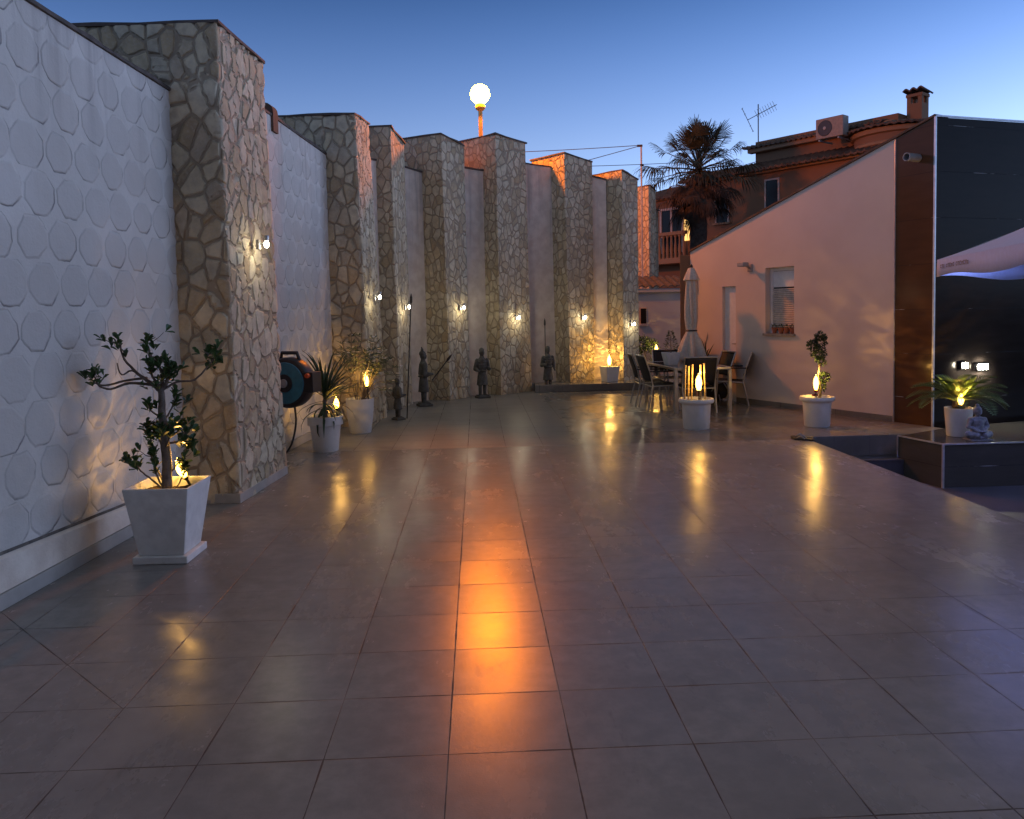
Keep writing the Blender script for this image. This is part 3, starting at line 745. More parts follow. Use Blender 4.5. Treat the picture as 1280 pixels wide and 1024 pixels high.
# ------------------------------------------------------------------ plants and pots
def pot_profile(parent, prof, mat, zs, n=36, name='pot'):
    m = MB(); m.lathe(prof, n, cap0=True, cap1=False); o = m.build(name, mat, parent, smooth=True)
    z, r = zs; m = MB(); k = 22; vs = [(0,0,z+.02)]
    for j in (1, 2, 3):
        for i in range(k):
            a = 2*math.pi*i/k; q = r*j/3; vs.append((q*math.cos(a), q*math.sin(a), z+rnd.uniform(-.008,.012)))
    fs = [(0,1+i,1+(i+1) % k) for i in range(k)]
    for j in (0, 1):
        for i in range(k): fs.append((1+j*k+i, 1+(j+1)*k+i, 1+(j+1)*k+(i+1) % k, 1+j*k+(i+1) % k))
    m.add(vs, fs); m.build('soil', M['soil'], parent, smooth=False)
    return o
def whorl(m, p, d, n, L, w, spread=1.0):              # rosette of obovate leaves at a twig end
    p = Vector(p); d = Vector(d).normalized()
    x = d.orthogonal().normalized(); y = d.cross(x); a0 = rnd.uniform(0, 6.3)
    for k in range(n):
        a = a0+2*math.pi*k/n*1.0+rnd.uniform(-.4,.4); e = rnd.uniform(.25,1.1)*spread
        q = (d*math.cos(e)+(x*math.cos(a)+y*math.sin(a))*math.sin(e)+Vector((0,0,rnd.uniform(-.15,.25)))).normalized()
        l = L*rnd.uniform(.75,1.15); s_ = p+d*rnd.uniform(-.03,.01)
        # obovate: widest past the middle, six faces
        nn = (d+Vector((rnd.uniform(-.4,.4),rnd.uniform(-.4,.4),.5))).normalized(); xx = q.cross(nn)
        if xx.length < .05: continue
        xx.normalize(); n2 = xx.cross(q); ww = w*rnd.uniform(.8,1.1); f = .12*ww
        c0 = s_; c1 = s_+q*l*.45-n2*f; c2 = s_+q*l*.78-n2*f*1.2; c3 = s_+q*l-n2*f*2
        L1 = s_+q*l*.40+xx*ww*.34+n2*f; L2 = s_+q*l*.74+xx*ww*.5+n2*f; L3 = s_+q*l*.94+xx*ww*.28
        R1 = s_+q*l*.40-xx*ww*.34+n2*f; R2 = s_+q*l*.74-xx*ww*.5+n2*f; R3 = s_+q*l*.94-xx*ww*.28
        m.add([c0,c1,c2,c3,L1,L2,L3,R1,R2,R3], [(0,1,4),(4,1,2,5),(5,2,3,6),(0,7,1),(7,8,2,1),(8,9,3,2)])
def limb(m, pts, r0, r1, n=7, wob=.008, sub=4):
    P = [Vector(p) for p in pts]; out = []
    for i in range(len(P)-1):                          # Catmull-Rom
        p0 = P[max(i-1,0)]; p1 = P[i]; p2 = P[i+1]; p3 = P[min(i+2,len(P)-1)]
        for k in range(sub):
            t = k/sub
            out.append(.5*((2*p1)+(p2-p0)*t+(2*p0-5*p1+4*p2-p3)*t*t+(3*p1-p0-3*p2+p3)*t*t*t)+Vector((rnd.uniform(-wob,wob),rnd.uniform(-wob,wob),0)))
    out.append(P[-1]); k = len(out)
    m.tube(out, [r0+(r1-r0)*i/(k-1) for i in range(k)], n)

# square planter with the small ficus tree
PC = (-2.125, 5.465, 0)
t = thing('potted_tree', PC, 'small leafy tree with sideways twigs in a square tapered white planter by the near wall', 'potted plant', rz=R(-1.5))
m = MB()
def sq(h, z): return [(-h,-h,z),(h,-h,z),(h,h,z),(-h,h,z)]
v = sq(.150,.052)+sq(.216,.512)+sq(.196,.512)+sq(.185,.43)
f = [(0,3,2,1)]
for j in (0, 1, 2):
    for k in range(4): f.append((j*4+k, j*4+(k+1) % 4, (j+1)*4+(k+1) % 4, (j+1)*4+k))
m.add(v, f); m.build('planter', M['pot_stone'], t, bevel=.006)
m = MB(); m.box((0,0,.026), (.362,.362,.05)); m.build('saucer', M['pot_stone'], t, bevel=.006)
m = MB(); m.grid((-.187,-.187,.44),(.187,-.187,.44),(.187,.187,.44),(-.187,.187,.44), 16, 16, lambda p,u,v: p+Vector((0,0,rnd.uniform(-.012,.018)))); m.build('soil', M['soil'], t)
loc = Vector(PC); T = lambda x, z, dy=0: Vector((x+.125+0.0, dy, z))   # x measured in the plane of the trunk
tr = MB()
base = Vector((.0,-.01,.43))
def P_(px, pz, dy=0): return Vector((px-PC[0], dy, pz))
limb(tr, [P_(-2.13,.42), P_(-2.128,.62), P_(-2.135,.80), P_(-2.145,.98), P_(-2.140,1.10), P_(-2.155,1.18)], .036, .018, 10, .004)
tips = []
def br(pts, r0, r1, dens=1):
    limb(tr, [P_(*p) for p in pts], r0, r1, 6, .004); tips.append((P_(*pts[-1]), P_(*pts[-1])-P_(*pts[-2]), dens))
    if dens: tips.append((P_(*pts[-1]).lerp(P_(*pts[-2]), .42), P_(*pts[-1])-P_(*pts[-2]), .5)); tips.append((P_(*pts[-1]).lerp(P_(*pts[-2]), .8), P_(*pts[-1])-P_(*pts[-2]), .4))
br([(-2.15,1.14),(-2.21,1.20,-.02),(-2.28,1.26,-.03),(-2.36,1.36,-.05),(-2.385,1.47,-.05)], .016, .005)
br([(-2.19,1.18),(-2.33,1.20,-.05),(-2.44,1.165,-.08),(-2.52,1.19,-.08),(-2.55,1.255,-.08)], .012, .004)
br([(-2.24,1.23),(-2.40,1.21,.03),(-2.54,1.18,.05),(-2.62,1.20,.06),(-2.665,1.27,.06)], .010, .0045, 0)
br([(-2.24,1.22),(-2.34,1.28,.02),(-2.43,1.25,.05),(-2.455,1.33,.05)], .008, .004, 0)
br([(-2.145,1.15),(-2.14,1.26,.01),(-2.21,1.38,.02),(-2.235,1.46,.02)], .014, .005)
br([(-2.14,1.14),(-2.09,1.22,-.02),(-2.06,1.30,-.03)], .014, .006)
br([(-2.14,1.14),(-2.11,1.22,.04),(-2.13,1.34,.05)], .012, .006)
br([(-2.145,1.16),(-2.18,1.24,-.04),(-2.19,1.30,-.05)], .010, .006)
br([(-2.14,1.14),(-2.05,1.195,.03),(-1.94,1.205,.06),(-1.86,1.29,.09),(-1.80,1.38,.10)], .010, .005, 3)
br([(-2.135,.95),(-2.20,1.0,-.02),(-2.225,1.07,-.03)], .008, .004)
br([(-2.135,.93),(-2.09,1.02,.02),(-2.06,1.10,.03)], .008, .004)
br([(-2.13,.80),(-2.05,.86,.03),(-2.00,.93,.05)], .009, .005)
br([(-2.13,.78),(-2.02,.80,-.05),(-1.965,.86,-.06)], .009, .005)
br([(-2.13,.74),(-2.08,.82,-.06),(-2.06,.92,-.08)], .008, .005)
br([(-2.13,.56),(-2.04,.66,.02),(-1.98,.78,.03)], .007, .004)
br([(-2.135,.72),(-2.19,.80,.04),(-2.20,.88,.05)], .008, .004)
br([(-2.14,.47,.02),(-2.22,.62,.04),(-2.25,.78,.05),(-2.255,.87,.05)], .007, .004)
br([(-2.15,.47,-.02),(-2.23,.56,-.05),(-2.29,.62,-.06),(-2.31,.68,-.06)], .007, .004)
br([(-2.15,.46,.0),(-2.19,.58,-.03),(-2.21,.70,-.04)], .007, .004)
br([(-2.10,.45,.04),(-2.04,.55,.05),(-2.02,.62,.05)], .006, .003)
for k in range(22):
    p, d, dn = tips[rnd.randrange(len(tips))]
    q = p+Vector((rnd.uniform(-.10,.10), rnd.uniform(-.08,.08), rnd.uniform(.0,.09)))
    limb(tr, [p, p.lerp(q,.5)+Vector((0,0,-.012)), q], .0035, .0018, 5, .002)
    if dn: tips.append((q, q-p, .45))
tr.build('trunk', M['bark'], t, smooth=True)
lf = MB()
for p, d, dn in tips:
    if dn == 0: continue
    for k in range(1 if dn < 1 else 3+(dn > 1)*4):
        q = p+Vector((rnd.uniform(-.06,.06), rnd.uniform(-.06,.06), rnd.uniform(-.06,.04)))*(.4 if k == 0 else 1.0+.4*(dn > 1)); dd = (d.normalized()+Vector((0,0,.6))+Vector((rnd.uniform(-.5,.5),rnd.uniform(-.5,.5),0))*k)
        whorl(lf, q, dd, 4 if dn < 1 else rnd.randint(5,8), .060, .034, 1.0)
for k in range(34):
    a = rnd.uniform(0,6.3); z = rnd.choice([rnd.uniform(.72,.95), rnd.uniform(1.16,1.36)]); r_ = rnd.uniform(.03,.11)
    whorl(lf, (math.cos(a)*r_-.01, math.sin(a)*r_, z), (math.cos(a)*.6, math.sin(a)*.6, .6), 4, .048, .029)
lf.build('foliage', M['leaf_ficus'], t, smooth=True, recalc=False)
torch((-2.015,5.60,.44), .10, 'glowing garden torch leaning in the square planter with the small tree', 1.0, .12, .030, (R(-6), R(-26)), 1)

# tall-leaved yucca in a round pot
t = thing('potted_plant', (-1.845,9.60,0), 'spiky dark yucca in a round white pot with a broad rim, below the hose reel', 'potted plant')
pot_profile(t, [(.145,0),(.150,.012),(.182,.31),(.190,.315),(.208,.32),(.212,.425),(.196,.425),(.188,.36)], M['pot_white'], (.385,.19))
m = MB(); limb(m, [(0,0,.37),(.01,0,.55),(0,.01,.70)], .03, .024, 8); m.build('trunk', M['bark'], t, smooth=True)
def blades(m, c, n, L, w, up, droop, seg=5):
    c = Vector(c)
    for k in range(n):
        a = rnd.uniform(0, 6.283); e = rnd.uniform(*up); l = L*rnd.uniform(.65,1.1); dr = rnd.uniform(*droop)
        h = Vector((math.cos(a), math.sin(a), 0)); sd = Vector((-h.y, h.x, 0)); pts = []; p = c+Vector((0,0,rnd.uniform(-.08,.05))); an = e
        for j in range(seg+1):
            pts.append(p.copy()); p = p+(h*math.cos(an)+Vector((0,0,math.sin(an))))*l/seg; an -= dr/seg*(1+j*.5)
        vs = []; 
        for j, q in enumerate(pts):
            ww = w*(.55+.45*math.sin(min(1, j/seg*2.2)*1.57))*(1-(j/seg)**3); lift = Vector((0,0,.18*ww))
            vs += [q-sd*ww/2+lift, q, q+sd*ww/2+lift]
        fs = []
        for j in range(seg): fs += [(j*3,j*3+1,j*3+4,j*3+3),(j*3+1,j*3+2,j*3+5,j*3+4)]
        m.add(vs, fs)
m = MB(); blades(m, (0,0,.66), 44, .64, .036, (.25,1.50), (.0,.6)); blades(m, (.0,0,.55), 22, .46, .036, (-.5,.35), (.3,1.3))
m.build('foliage', M['leaf_dark'], t, smooth=True, recalc=False)
torch((-1.72,9.72,.40), .09, 'short lit garden torch half hidden behind the yucca leaves', .9, .13, .03, (0,R(8)), 2)

# oleander-like shrub in the taller pot
t = thing('potted_plant', (-1.635,11.02,0), 'loose flowering grey-green shrub in a tall rimless white pot, beside the yucca', 'potted plant')
pot_profile(t, [(.140,0),(.148,.012),(.185,.30),(.192,.475),(.180,.475),(.172,.41)], M['pot_white'], (.43,.172))
st, lv, blooms = MB(), MB(), []
for k in range(17):
    a = rnd.uniform(0,6.3); sp = rnd.uniform(.10,.46); hz = rnd.uniform(.55,1.0)*(1-.3*sp)
    e = Vector((math.cos(a)*sp+.05, math.sin(a)*sp, .43+hz)); b0 = Vector((math.cos(a)*.05, math.sin(a)*.05, .42))
    mid = b0.lerp(e, .55)+Vector((0,0,.06)); limb(st, [b0, mid, e], .007, .003, 5)
    for j in range(5):
        q = mid.lerp(e, j/4.0) if j < 4 else e
        for i in range(9):
            aa = rnd.uniform(0,6.3); d = Vector((math.cos(aa), math.sin(aa), rnd.uniform(-.1,.9))); lv.leaf(q, d, rnd.uniform(.07,.13), .014)
    for j in range(3):
        if rnd.random() < .6:
            q = e+Vector((rnd.uniform(-.05,.05),rnd.uniform(-.05,.05),rnd.uniform(-.02,.05)))
            blooms.append(q)
for k in range(4):
    e = Vector((.42+.05*k, -.03+.05*k, .60+.10*k)); limb(st, [(.05,0,.43),(.22,0,.62+.06*k),e], .006, .0025, 5)
    for i in range(14):
        aa = rnd.uniform(0,6.3); lv.leaf(e-Vector((.12*rnd.random(),0,.02)), (math.cos(aa), math.sin(aa), rnd.uniform(-.2,.8)), .10, .013)
    blooms.append(e)
st.build('stems', M['bark'], t); lv.build('foliage', M['leaf_grey'], t, recalc=False); 
for q in blooms:
    fl = MB()
    for i in range(5): aa = i*1.256+rnd.random()*.3; fl.leaf(q, (math.cos(aa), math.sin(aa), .4), .028, .022)
    fl.build('flower', M['flower_white'], t, merge=True, recalc=False)
torch((-1.50,10.93,.43), .22, 'lit garden torch on a stake in the flowering shrub pot', 1.3, .17, .03, (0,R(5)), 3)

# hose reel on its swing bracket
t = thing('hose_reel', (-2.06,8.80,.90), 'blue and black wall-mounted hose reel with a grey hub', 'hose reel', rz=R(-24))
ax = Vector((0,0,1)).rotation_difference(Vector((.10,-1,0)).normalized()).to_matrix()
m = MB(); m.lathe([(.20,-.13),(.262,-.10),(.278,-.05),(.278,.05),(.265,.085),(.235,.098)], 36, axis=ax)
m.tube([(-.13,.02,.24),(-.11,.02,.325),(.09,.02,.325),(.12,.02,.24)], .022, 8)
m.prism([(.12,-.09),(.34,-.06),(.34,.10),(.12,.12)], -.10, .12)
m.build('housing', M['black_plastic'], t, smooth=True, bevel=.006)
m = MB(); m.lathe([(.228,.0985),(.222,.112),(.10,.118)], 36, axis=ax); m.build('side_disc', M['blue_plastic'], t, smooth=True)
m = MB(); m.lathe([(.10,.119),(.095,.128),(.05,.130)], 28, axis=ax); m.build('hub_ring', M['black_plastic'], t, smooth=True)
m = MB(); m.lathe([(.048,.131),(.045,.150),(.018,.152)], 24, axis=ax); m.build('hub', M['grey_plastic'], t, smooth=True)
m = MB(); m.lathe([(.022,0),(.028,.03),(.022,.05)], 14, c=(.30,-.075,.085), axis=ax); m.build('hose_stop', M['orange_plastic'], t, smooth=True)
m = MB(); m.bar((-.26,.12,.20),(-.26,.12,-.20), .05); m.bar((-.26,.12,.16),(-.05,.12,.16), .03); m.bar((-.26,.12,-.16),(-.05,.12,-.16), .03); m.bar((-.26,.12,0),(-.50,.12,0),.05)
m.build('bracket', M['black_plastic'], t, bevel=.004)
m = MB(); limb(m, [(.05,.0,-.26),(.06,-.0,-.45),(.02,-.04,-.68),(-.08,-.08,-.82),(-.16,-.12,-.888),(-.30,-.10,-.890),(-.36,.1,-.89)], .011, .011, 8, 0); m.build('hose', M['rubber'], t, smooth=True)

# round pot with bamboo canes, centre right
def rim_pot(t, h, r0, r1):
    pot_profile(t, [(r0,0),(r0*1.04,.012),(r1*.93,h*.80),(r1*.95,h*.83),(r1*1.10,h*.86),(r1*1.16,h*.93),(r1*1.10,h),(r1*.98,h),(r1*.92,h*.9)], M['pot_white'], (h*.90, r1*.93))
t = thing('flower_pot', (2.955,10.62,0), 'round white pot holding upright bamboo canes around a flame torch', 'flower pot'); rim_pot(t, .41, .168, .208)
CL = ['leftmost of the bamboo canes in the round pot', 'bamboo cane second from left in the round pot, just behind the torch', 'bamboo cane immediately right of the torch in the round pot', 'rightmost of the bamboo canes in the round pot', 'bamboo cane at the back left in the round pot']
for k, (x, y, h) in enumerate([(-.165,-.03,.50),(-.035,.10,.50),(.055,-.02,.50),(.125,.0,.52),(-.085,.08,.48)]):
    t = thing('bamboo_cane', (2.955+x,10.62+y,.36), CL[k], 'cane', 'bamboo canes in the white pot'); t.rotation_euler = (rnd.uniform(-.03,.03), rnd.uniform(-.03,.03), 0)
    m = MB(); prof = []
    for j in range(5):
        z = h*j/4; prof += [(.0125,max(0,z-.006)),(.0150,z),(.0125,z+.006)]
    m.lathe(prof, 12); m.build('cane', M['bamboo'], t, smooth=True)
torch((2.975,10.56,.37), .155, 'brightest garden torch, standing among the bamboo canes in the round white pot', 1.3, .21, .042, (0,0), 4)

# round pot with small topiary tree by the white house
RP = (4.60,10.56,0)
t = thing('potted_plant', RP, 'small twisted topiary bush with red flowers in a round white pot by the house corner', 'potted plant'); rim_pot(t, .405, .160, .200)
m = MB(); limb(m, [(.04,0,.37),(.05,.0,.52),(.015,0,.66),(.03,0,.80),(.04,.01,1.05)], .020, .010, 8, .004); m.build('trunk', M['bark'], t, smooth=True)
def puff(m, c, r, n, L=.035, w=.022):
    c = Vector(c)
    for k in range(n):
        d = Vector((rnd.gauss(0,1), rnd.gauss(0,1), rnd.gauss(0,1))).normalized(); q = c+Vector((d.x*r[0], d.y*r[1], d.z*r[2]))*rnd.uniform(.35,1.05)
        m.leaf(q, d+Vector((rnd.uniform(-.7,.7), rnd.uniform(-.7,.7), rnd.uniform(-.3,.7))), L*rnd.uniform(.7,1.3), w)
m = MB()
for c, r_, n in [((.045,0,1.16),(.075,.08,.11),330),((-.055,.02,1.10),(.065,.07,.065),190),((.02,0,.98),(.085,.08,.08),260),((.05,0,.88),(.06,.06,.05),120),((.10,0,.66),(.075,.07,.06),190),((.07,.0,.55),(.045,.05,.06),110)]: puff(m, c, r_, n)
m.build('foliage', M['leaf_dark'], t, recalc=False)
for k in range(5):
    m = MB(); c = Vector((-.035+rnd.uniform(-.03,.03), -.06+rnd.uniform(-.02,.02), .41+rnd.uniform(0,.08)))
    for j in range(9): aa = j*.7; m.leaf(c, (math.cos(aa), math.sin(aa), rnd.uniform(-.2,.9)), .032, .026)
    m.build('flower', M['flower_red'], t, merge=True, recalc=False)
torch((4.555,10.49,.37), .13, 'tall amber torch beside the topiary bush with red flowers', 2.3, .19, .034, (0,0), 5)

# flip-flops at the terrace corner
FL = ['dark flip-flop lying at the terrace corner, nearer the camera', 'dark flip-flop lying at the terrace corner, just behind the other']
f0 = None
for k, (x, y, a) in enumerate([(3.96,9.46,.9),(4.00,9.60,1.1)]):
    if f0 is None:
        t = f0 = thing('flip_flop', (x,y,0), FL[k], 'sandal', 'flip-flops at the terrace corner', rz=a)
        out = [(-.045,-.12),(.0,-.135),(.04,-.11),(.035,0),(.05,.08),(.03,.13),(-.015,.14),(-.05,.10),(-.045,0)]
        m = MB(); m.prism(out, .002, .022); m.build('sole', M['rubber'], t, bevel=.006)
        m = MB(); m.tube([(-.046,-.02,.02),(-.03,.03,.05),(0,.085,.022)], .008, 6); m.tube([(.042,-.02,.02),(.03,.03,.05),(0,.085,.022)], .008, 6); m.build('strap', M['grey_plastic'], t, smooth=True)
    else:
        t = copy_tree(f0); t.location = (x,y,0); t.rotation_euler = (0,0,a); tag(t, FL[k])

# square pot and torch in the alcove on the ledge
t = thing('flower_pot', (2.74,16.38,.146), 'square pale pot on the ledge in front of the glowing wall panel', 'flower pot', rz=R(20))
m = MB(); v = sq(.125,0)+sq(.155,.31)+sq(.140,.31)+sq(.135,.25); f = [(0,3,2,1)]
for j in (0, 1, 2):
    for k in range(4): f.append((j*4+k, j*4+(k+1) % 4, (j+1)*4+(k+1) % 4, (j+1)*4+k))
m.add(v, f); m.build('planter', M['pot_white'], t, bevel=.006)
m = MB(); m.grid((-.136,-.136,.27),(.136,-.136,.27),(.136,.136,.27),(-.136,.136,.27), 8, 8, lambda p,u,v: p+Vector((0,0,rnd.uniform(0,.03)))); m.build('soil', M['soil'], t)
torch((2.74,16.40,.42), .06, 'amber torch in the square pot on the ledge', 3.0, .20, .042, (0,0), 6)

# ------------------------------------------------------------------ garden statues of robed warriors along the wall
def warrior(name, loc, rz, H, label, knot=False, arm=(0,0), spear=None, base=.16):
    t = thing(name, loc, label, 'statue', 'warrior statues along the wall', rz=rz); k = H/1.0; t.scale = (.84, .9, 1)
    m = MB()
    def ring_loft(secs, n=20):
        vs = []; fs = []
        for (z, rx, ry, cx, cy) in secs:
            for i in range(n):
                a = 2*math.pi*i/n; vs.append((cx+rx*math.cos(a), cy+ry*math.sin(a), z))
        for j in range(len(secs)-1):
            for i in range(n): fs.append((j*n+i, j*n+(i+1) % n, (j+1)*n+(i+1) % n, (j+1)*n+i))
        fs += [list(range(n))[::-1], list(range((len(secs)-1)*n, len(secs)*n))]
        m.add(vs, fs)
    for s_ in (-1, 1):                                 # boots and legs
        m.tube([(s_*.055*k,0,.04*k),(s_*.055*k,0,.22*k),(s_*.06*k,0,.34*k)], [.036*k,.042*k,.055*k], 12)
        m.ell((s_*.06*k,.035*k,.055*k), (.036*k,.075*k,.032*k))
    ring_loft([(.25*k,.135*k,.105*k,0,.0),(.30*k,.130*k,.10*k,0,0),(.42*k,.112*k,.088*k,0,0),(.50*k,.095*k,.075*k,0,0),(.56*k,.102*k,.078*k,0,0),(.66*k,.118*k,.085*k,0,0),(.745*k,.112*k,.075*k,0,0),(.785*k,.06*k,.055*k,0,0),(.82*k,.042*k,.042*k,0,0)])
    m.tube([(0,0,.515*k),(0,0,.540*k)], [.108*k,.108*k], 18)
    m.ell((0,.006*k,.885*k), (.058*k,.066*k,.080*k)); m.ell((0,.068*k,.878*k), (.010*k,.014*k,.02*k)); m.ell((0,.055*k,.845*k), (.03*k,.02*k,.012*k))
    for s_ in (-1, 1): m.ell((s_*.058*k,0,.88*k), (.010*k,.016*k,.022*k))
    m.ell((0,-.012*k,.925*k), (.062*k,.066*k,.055*k))
    if knot: m.ell((.025*k,-.02*k,.985*k), (.030*k,.030*k,.042*k)); m.ell((.03*k,-.03*k,1.03*k), (.016*k,.016*k,.022*k))
    for s_, fw_ in ((-1, arm[0]), (1, arm[1])):        # sleeves, forearms, fists
        sh = Vector((s_*.118*k,0,.72*k)); el = Vector((s_*.165*k,-.015*k,.57*k)); wr = Vector((s_*(.165-.03*fw_)*k,(.03+.10*fw_)*k,(.45+.13*fw_)*k))
        m.tube([sh,el], [.052*k,.046*k], 10); m.tube([el,wr], [.046*k,.034*k], 10); m.ell(el,(.046*k,)*3); m.ell(sh,(.052*k,)*3)
        hd_ = wr+(wr-el).normalized()*.028*k; m.ell(hd_,(.026*k,.028*k,.026*k))
        for j in range(4): m.ell(hd_+Vector((s_*-.012*k,.022*k,(.018-.012*j)*k)), (.014*k,.010*k,.007*k), 8, 5)
    for z in (.60,.65,.70): m.tube([( -.105*k,.055*k,z*k),(0,.086*k,z*k),(.105*k,.055*k,z*k)], .008*k, 6)
    b = m.build('body', M['statue'], t, recalc=True); remesh(b, .009*k)
    m = MB(); m.box((0,.01,.02*k), (.30*k,.26*k,.04*k)); m.box((0,.01,.05*k),(.25*k,.21*k,.02*k)); m.build('base', M['statue'], t, bevel=.006)
    if spear:
        (a, c) = spear; m = MB(); m.tube([a, c], .011, 8); d = (Vector(c)-Vector(a)).normalized()
        q = Vector(c); m.tube([q, q+d*.03, q+d*.10, q+d*.16], [.011,.026,.022,.002], 8); m.build('spear', M['statue_dark'], t, smooth=True)
    return t
warrior('warrior_statue', (-1.24,12.25,0), R(-50), .66, 'grey statue beside the shrub pot with a very tall thin spear standing upright', arm=(.6,1.0), spear=((.13,.10,.02),(.16,.22,1.78)))
warrior('warrior_statue', (-.955,14.0,0), R(-70), 1.0, 'taller grey robed statue with a topknot and a dark rod slanting up behind it', True, arm=(.4,.9), spear=((.05,.16,.45),(.08,.46,.78)))
warrior('warrior_statue', (.085,15.12,0), R(-160), .98, 'grey robed statue without a weapon, standing left of the pillar under the street lamp', arm=(.9,.7))
warrior('warrior_statue', (1.425,16.02,0), R(-165), .95, 'dark robed statue raising a spear straight above its head', arm=(.3,1.0), spear=((.02,-.10,.40),(.02,-.11,1.33)))

# ------------------------------------------------------------------ dining set
TX, TY = 3.455, 13.05
t = thing('dining_table', (TX,TY,0), 'long grey metal garden table with a dark glass top under the folded parasol', 'table', rz=R(4))
HW, HL, TH = .435, .82, .70
m = MB(); m.box((0,0,TH), (HW*2-.05,HL*2-.05,.010)); m.build('tabletop', M['glass_top'], t, bevel=.003)
m = MB()
for a, b in (((-HW,-HL),(HW,-HL)),((HW,-HL),(HW,HL)),((HW,HL),(-HW,HL)),((-HW,HL),(-HW,-HL))): m.bar((a[0],a[1],TH-.012),(b[0],b[1],TH-.012),.045,.04)
m.build('frame', M['alu'], t, bevel=.004)
for sx in (-1, 1):
    for sy in (-1, 1):
        m = MB(); m.bar((sx*HW,sy*HL,.0),(sx*HW,sy*HL,TH-.034), .055); m.build('leg', M['alu'], t, bevel=.005)
ch0 = None
def chair(loc, rz, label):
    global ch0
    if ch0 is None:
        t = ch0 = thing('garden_chair', (0,0,0), label, 'chair', 'garden chairs around the table')
        for sx in (-1, 1):
            x = sx*.26
            m = MB(); m.tube([(x,.25,0),(x,.215,.40),(x,.20,.615)], .0135, 8); m.build('leg', M['alu'], t, smooth=True)
            m = MB(); m.tube([(x,-.29,0),(x,-.20,.40),(x,-.245,.62),(x,-.335,.87)], .0135, 8); m.build('leg', M['alu'], t, smooth=True)
            m = MB(); m.box((x,-.02,.628), (.045,.47,.022)); m.build('armrest', M['sling'], t, bevel=.008)
            m = MB(); m.tube([(x,.214,.405),(x,-.205,.385)], .012, 8); m.build('seat_rail', M['alu'], t, smooth=True)
        m = MB(); m.grid((-.255,.215,.418),(.255,.215,.418),(.255,-.20,.398),(-.255,-.20,.398), 6, 8, lambda p,u,v: p-Vector((0,0,.02*math.sin(u*math.pi)*math.sin(v*math.pi))))
        o = m.build('seat', M['sling'], t, smooth=True); md = o.modifiers.new('solid','SOLIDIFY'); md.thickness = .008
        m = MB(); m.grid((-.25,-.215,.47),(.25,-.215,.47),(.25,-.338,.865),(-.25,-.338,.865), 6, 8, lambda p,u,v: p-Vector((0,.022*math.sin(u*math.pi),0)))
        o = m.build('backrest', M['sling'], t, smooth=True); md = o.modifiers.new('solid','SOLIDIFY'); md.thickness = .008
        m = MB(); m.tube([(-.26,-.336,.872),(.26,-.336,.872)], .0135, 8); m.build('top_rail', M['alu'], t, smooth=True)
        m = MB(); m.tube([(-.26,.21,.39),(.26,.21,.39)], .011, 8); m.build('stretcher', M['alu'], t, smooth=True)
        m = MB(); m.tube([(-.26,-.205,.38),(.26,-.205,.38)], .011, 8); m.build('stretcher', M['alu'], t, smooth=True)
    else: t = copy_tree(ch0)
    t.location = loc; t.rotation_euler = (0,0,rz); tag(t, label, 'chair', 'garden chairs around the table')
chair((2.99,12.88,0), R(-86), 'nearer of the two garden chairs on the left side of the table')
chair((2.93,13.42,0), R(-92), 'farther of the two garden chairs on the left side of the table')
chair((3.43,12.42,0), R(3), 'garden chair at the near end of the table with its black back towards the camera')
chair((4.02,13.52,0), R(98), 'garden chair right of the table, its back partly in front of the white door')
chair((4.28,13.25,0), R(72), 'rightmost garden chair, pulled away from the table towards the window wall')
chair((3.50,14.25,0), R(180), 'garden chair at the far end of the table beyond the parasol')
# white pot with a little conifer on the table
t = thing('potted_conifer', (3.20,13.0,.706), 'tiny dark conifer in a tapered white pot standing on the table', 'potted plant', rz=R(8))
m = MB(); v = sq(.085,0)+sq(.125,.205)+sq(.112,.205)+sq(.108,.17); f = [(0,3,2,1)]
for j in (0, 1, 2):
    for k in range(4): f.append((j*4+k, j*4+(k+1) % 4, (j+1)*4+(k+1) % 4, (j+1)*4+k))
m.add(v, f); m.build('planter', M['pot_stone'], t, bevel=.005)
m = MB(); m.grid((-.11,-.11,.18),(.11,-.11,.18),(.11,.11,.18),(-.11,.11,.18), 6, 6, lambda p,u,v: p+Vector((0,0,rnd.uniform(0,.02)))); m.build('soil', M['soil'], t)
m = MB(); m.tube([(0,0,.16),(0,0,.50)], [.012,.004], 7); m.build('trunk', M['bark'], t)
m = MB()
for k in range(420):
    z = rnd.uniform(.24,.56); r_ = (.60-z)*.36*rnd.uniform(.3,1.1); a = rnd.uniform(0,6.3); m.leaf((r_*math.cos(a), r_*math.sin(a), z), (math.cos(a), math.sin(a), .25), .04, .009)
m.build('foliage', M['leaf_dark'], t, recalc=False)
# folded parasol
t = thing('parasol', (3.80,13.93,0), 'closed beige parasol tied with a dark cord beside the table', 'parasol')
m = MB(); m.tube([(0,0,0),(0,0,2.36)], .02, 10); m.build('pole', M['alu'], t, smooth=True)
m = MB(); m.lathe([(.26,0),(.26,.05),(.05,.075),(.045,.22)], 28); m.build('base', M['statue'], t, smooth=True)
m = MB(); n = 48; vs = []; fs = []
prof = [(2.345,.03,0),(2.335,.055,.1),(2.18,.120,.3),(2.13,.138,.4),(2.11,.085,.6),(2.0,.088,.8),(1.7,.098,1.1),(1.45,.098,1.1),(1.27,.085,.8),(1.235,.085,.35),(1.20,.095,.5),(1.05,.155,.9),(.88,.205,1.1),(.76,.225,1.2),(.70,.215,1.25)]
for z, r_, fd in prof:
    for k in range(n):
        a = 2*math.pi*k/n; rr = r_*(1+.22*fd*math.sin(a*7+z*1.2)+.05*fd*math.sin(a*3+z*4)); vs.append((rr*math.cos(a), rr*math.sin(a), z+.03*fd*math.sin(a*4)*(z < .8)))
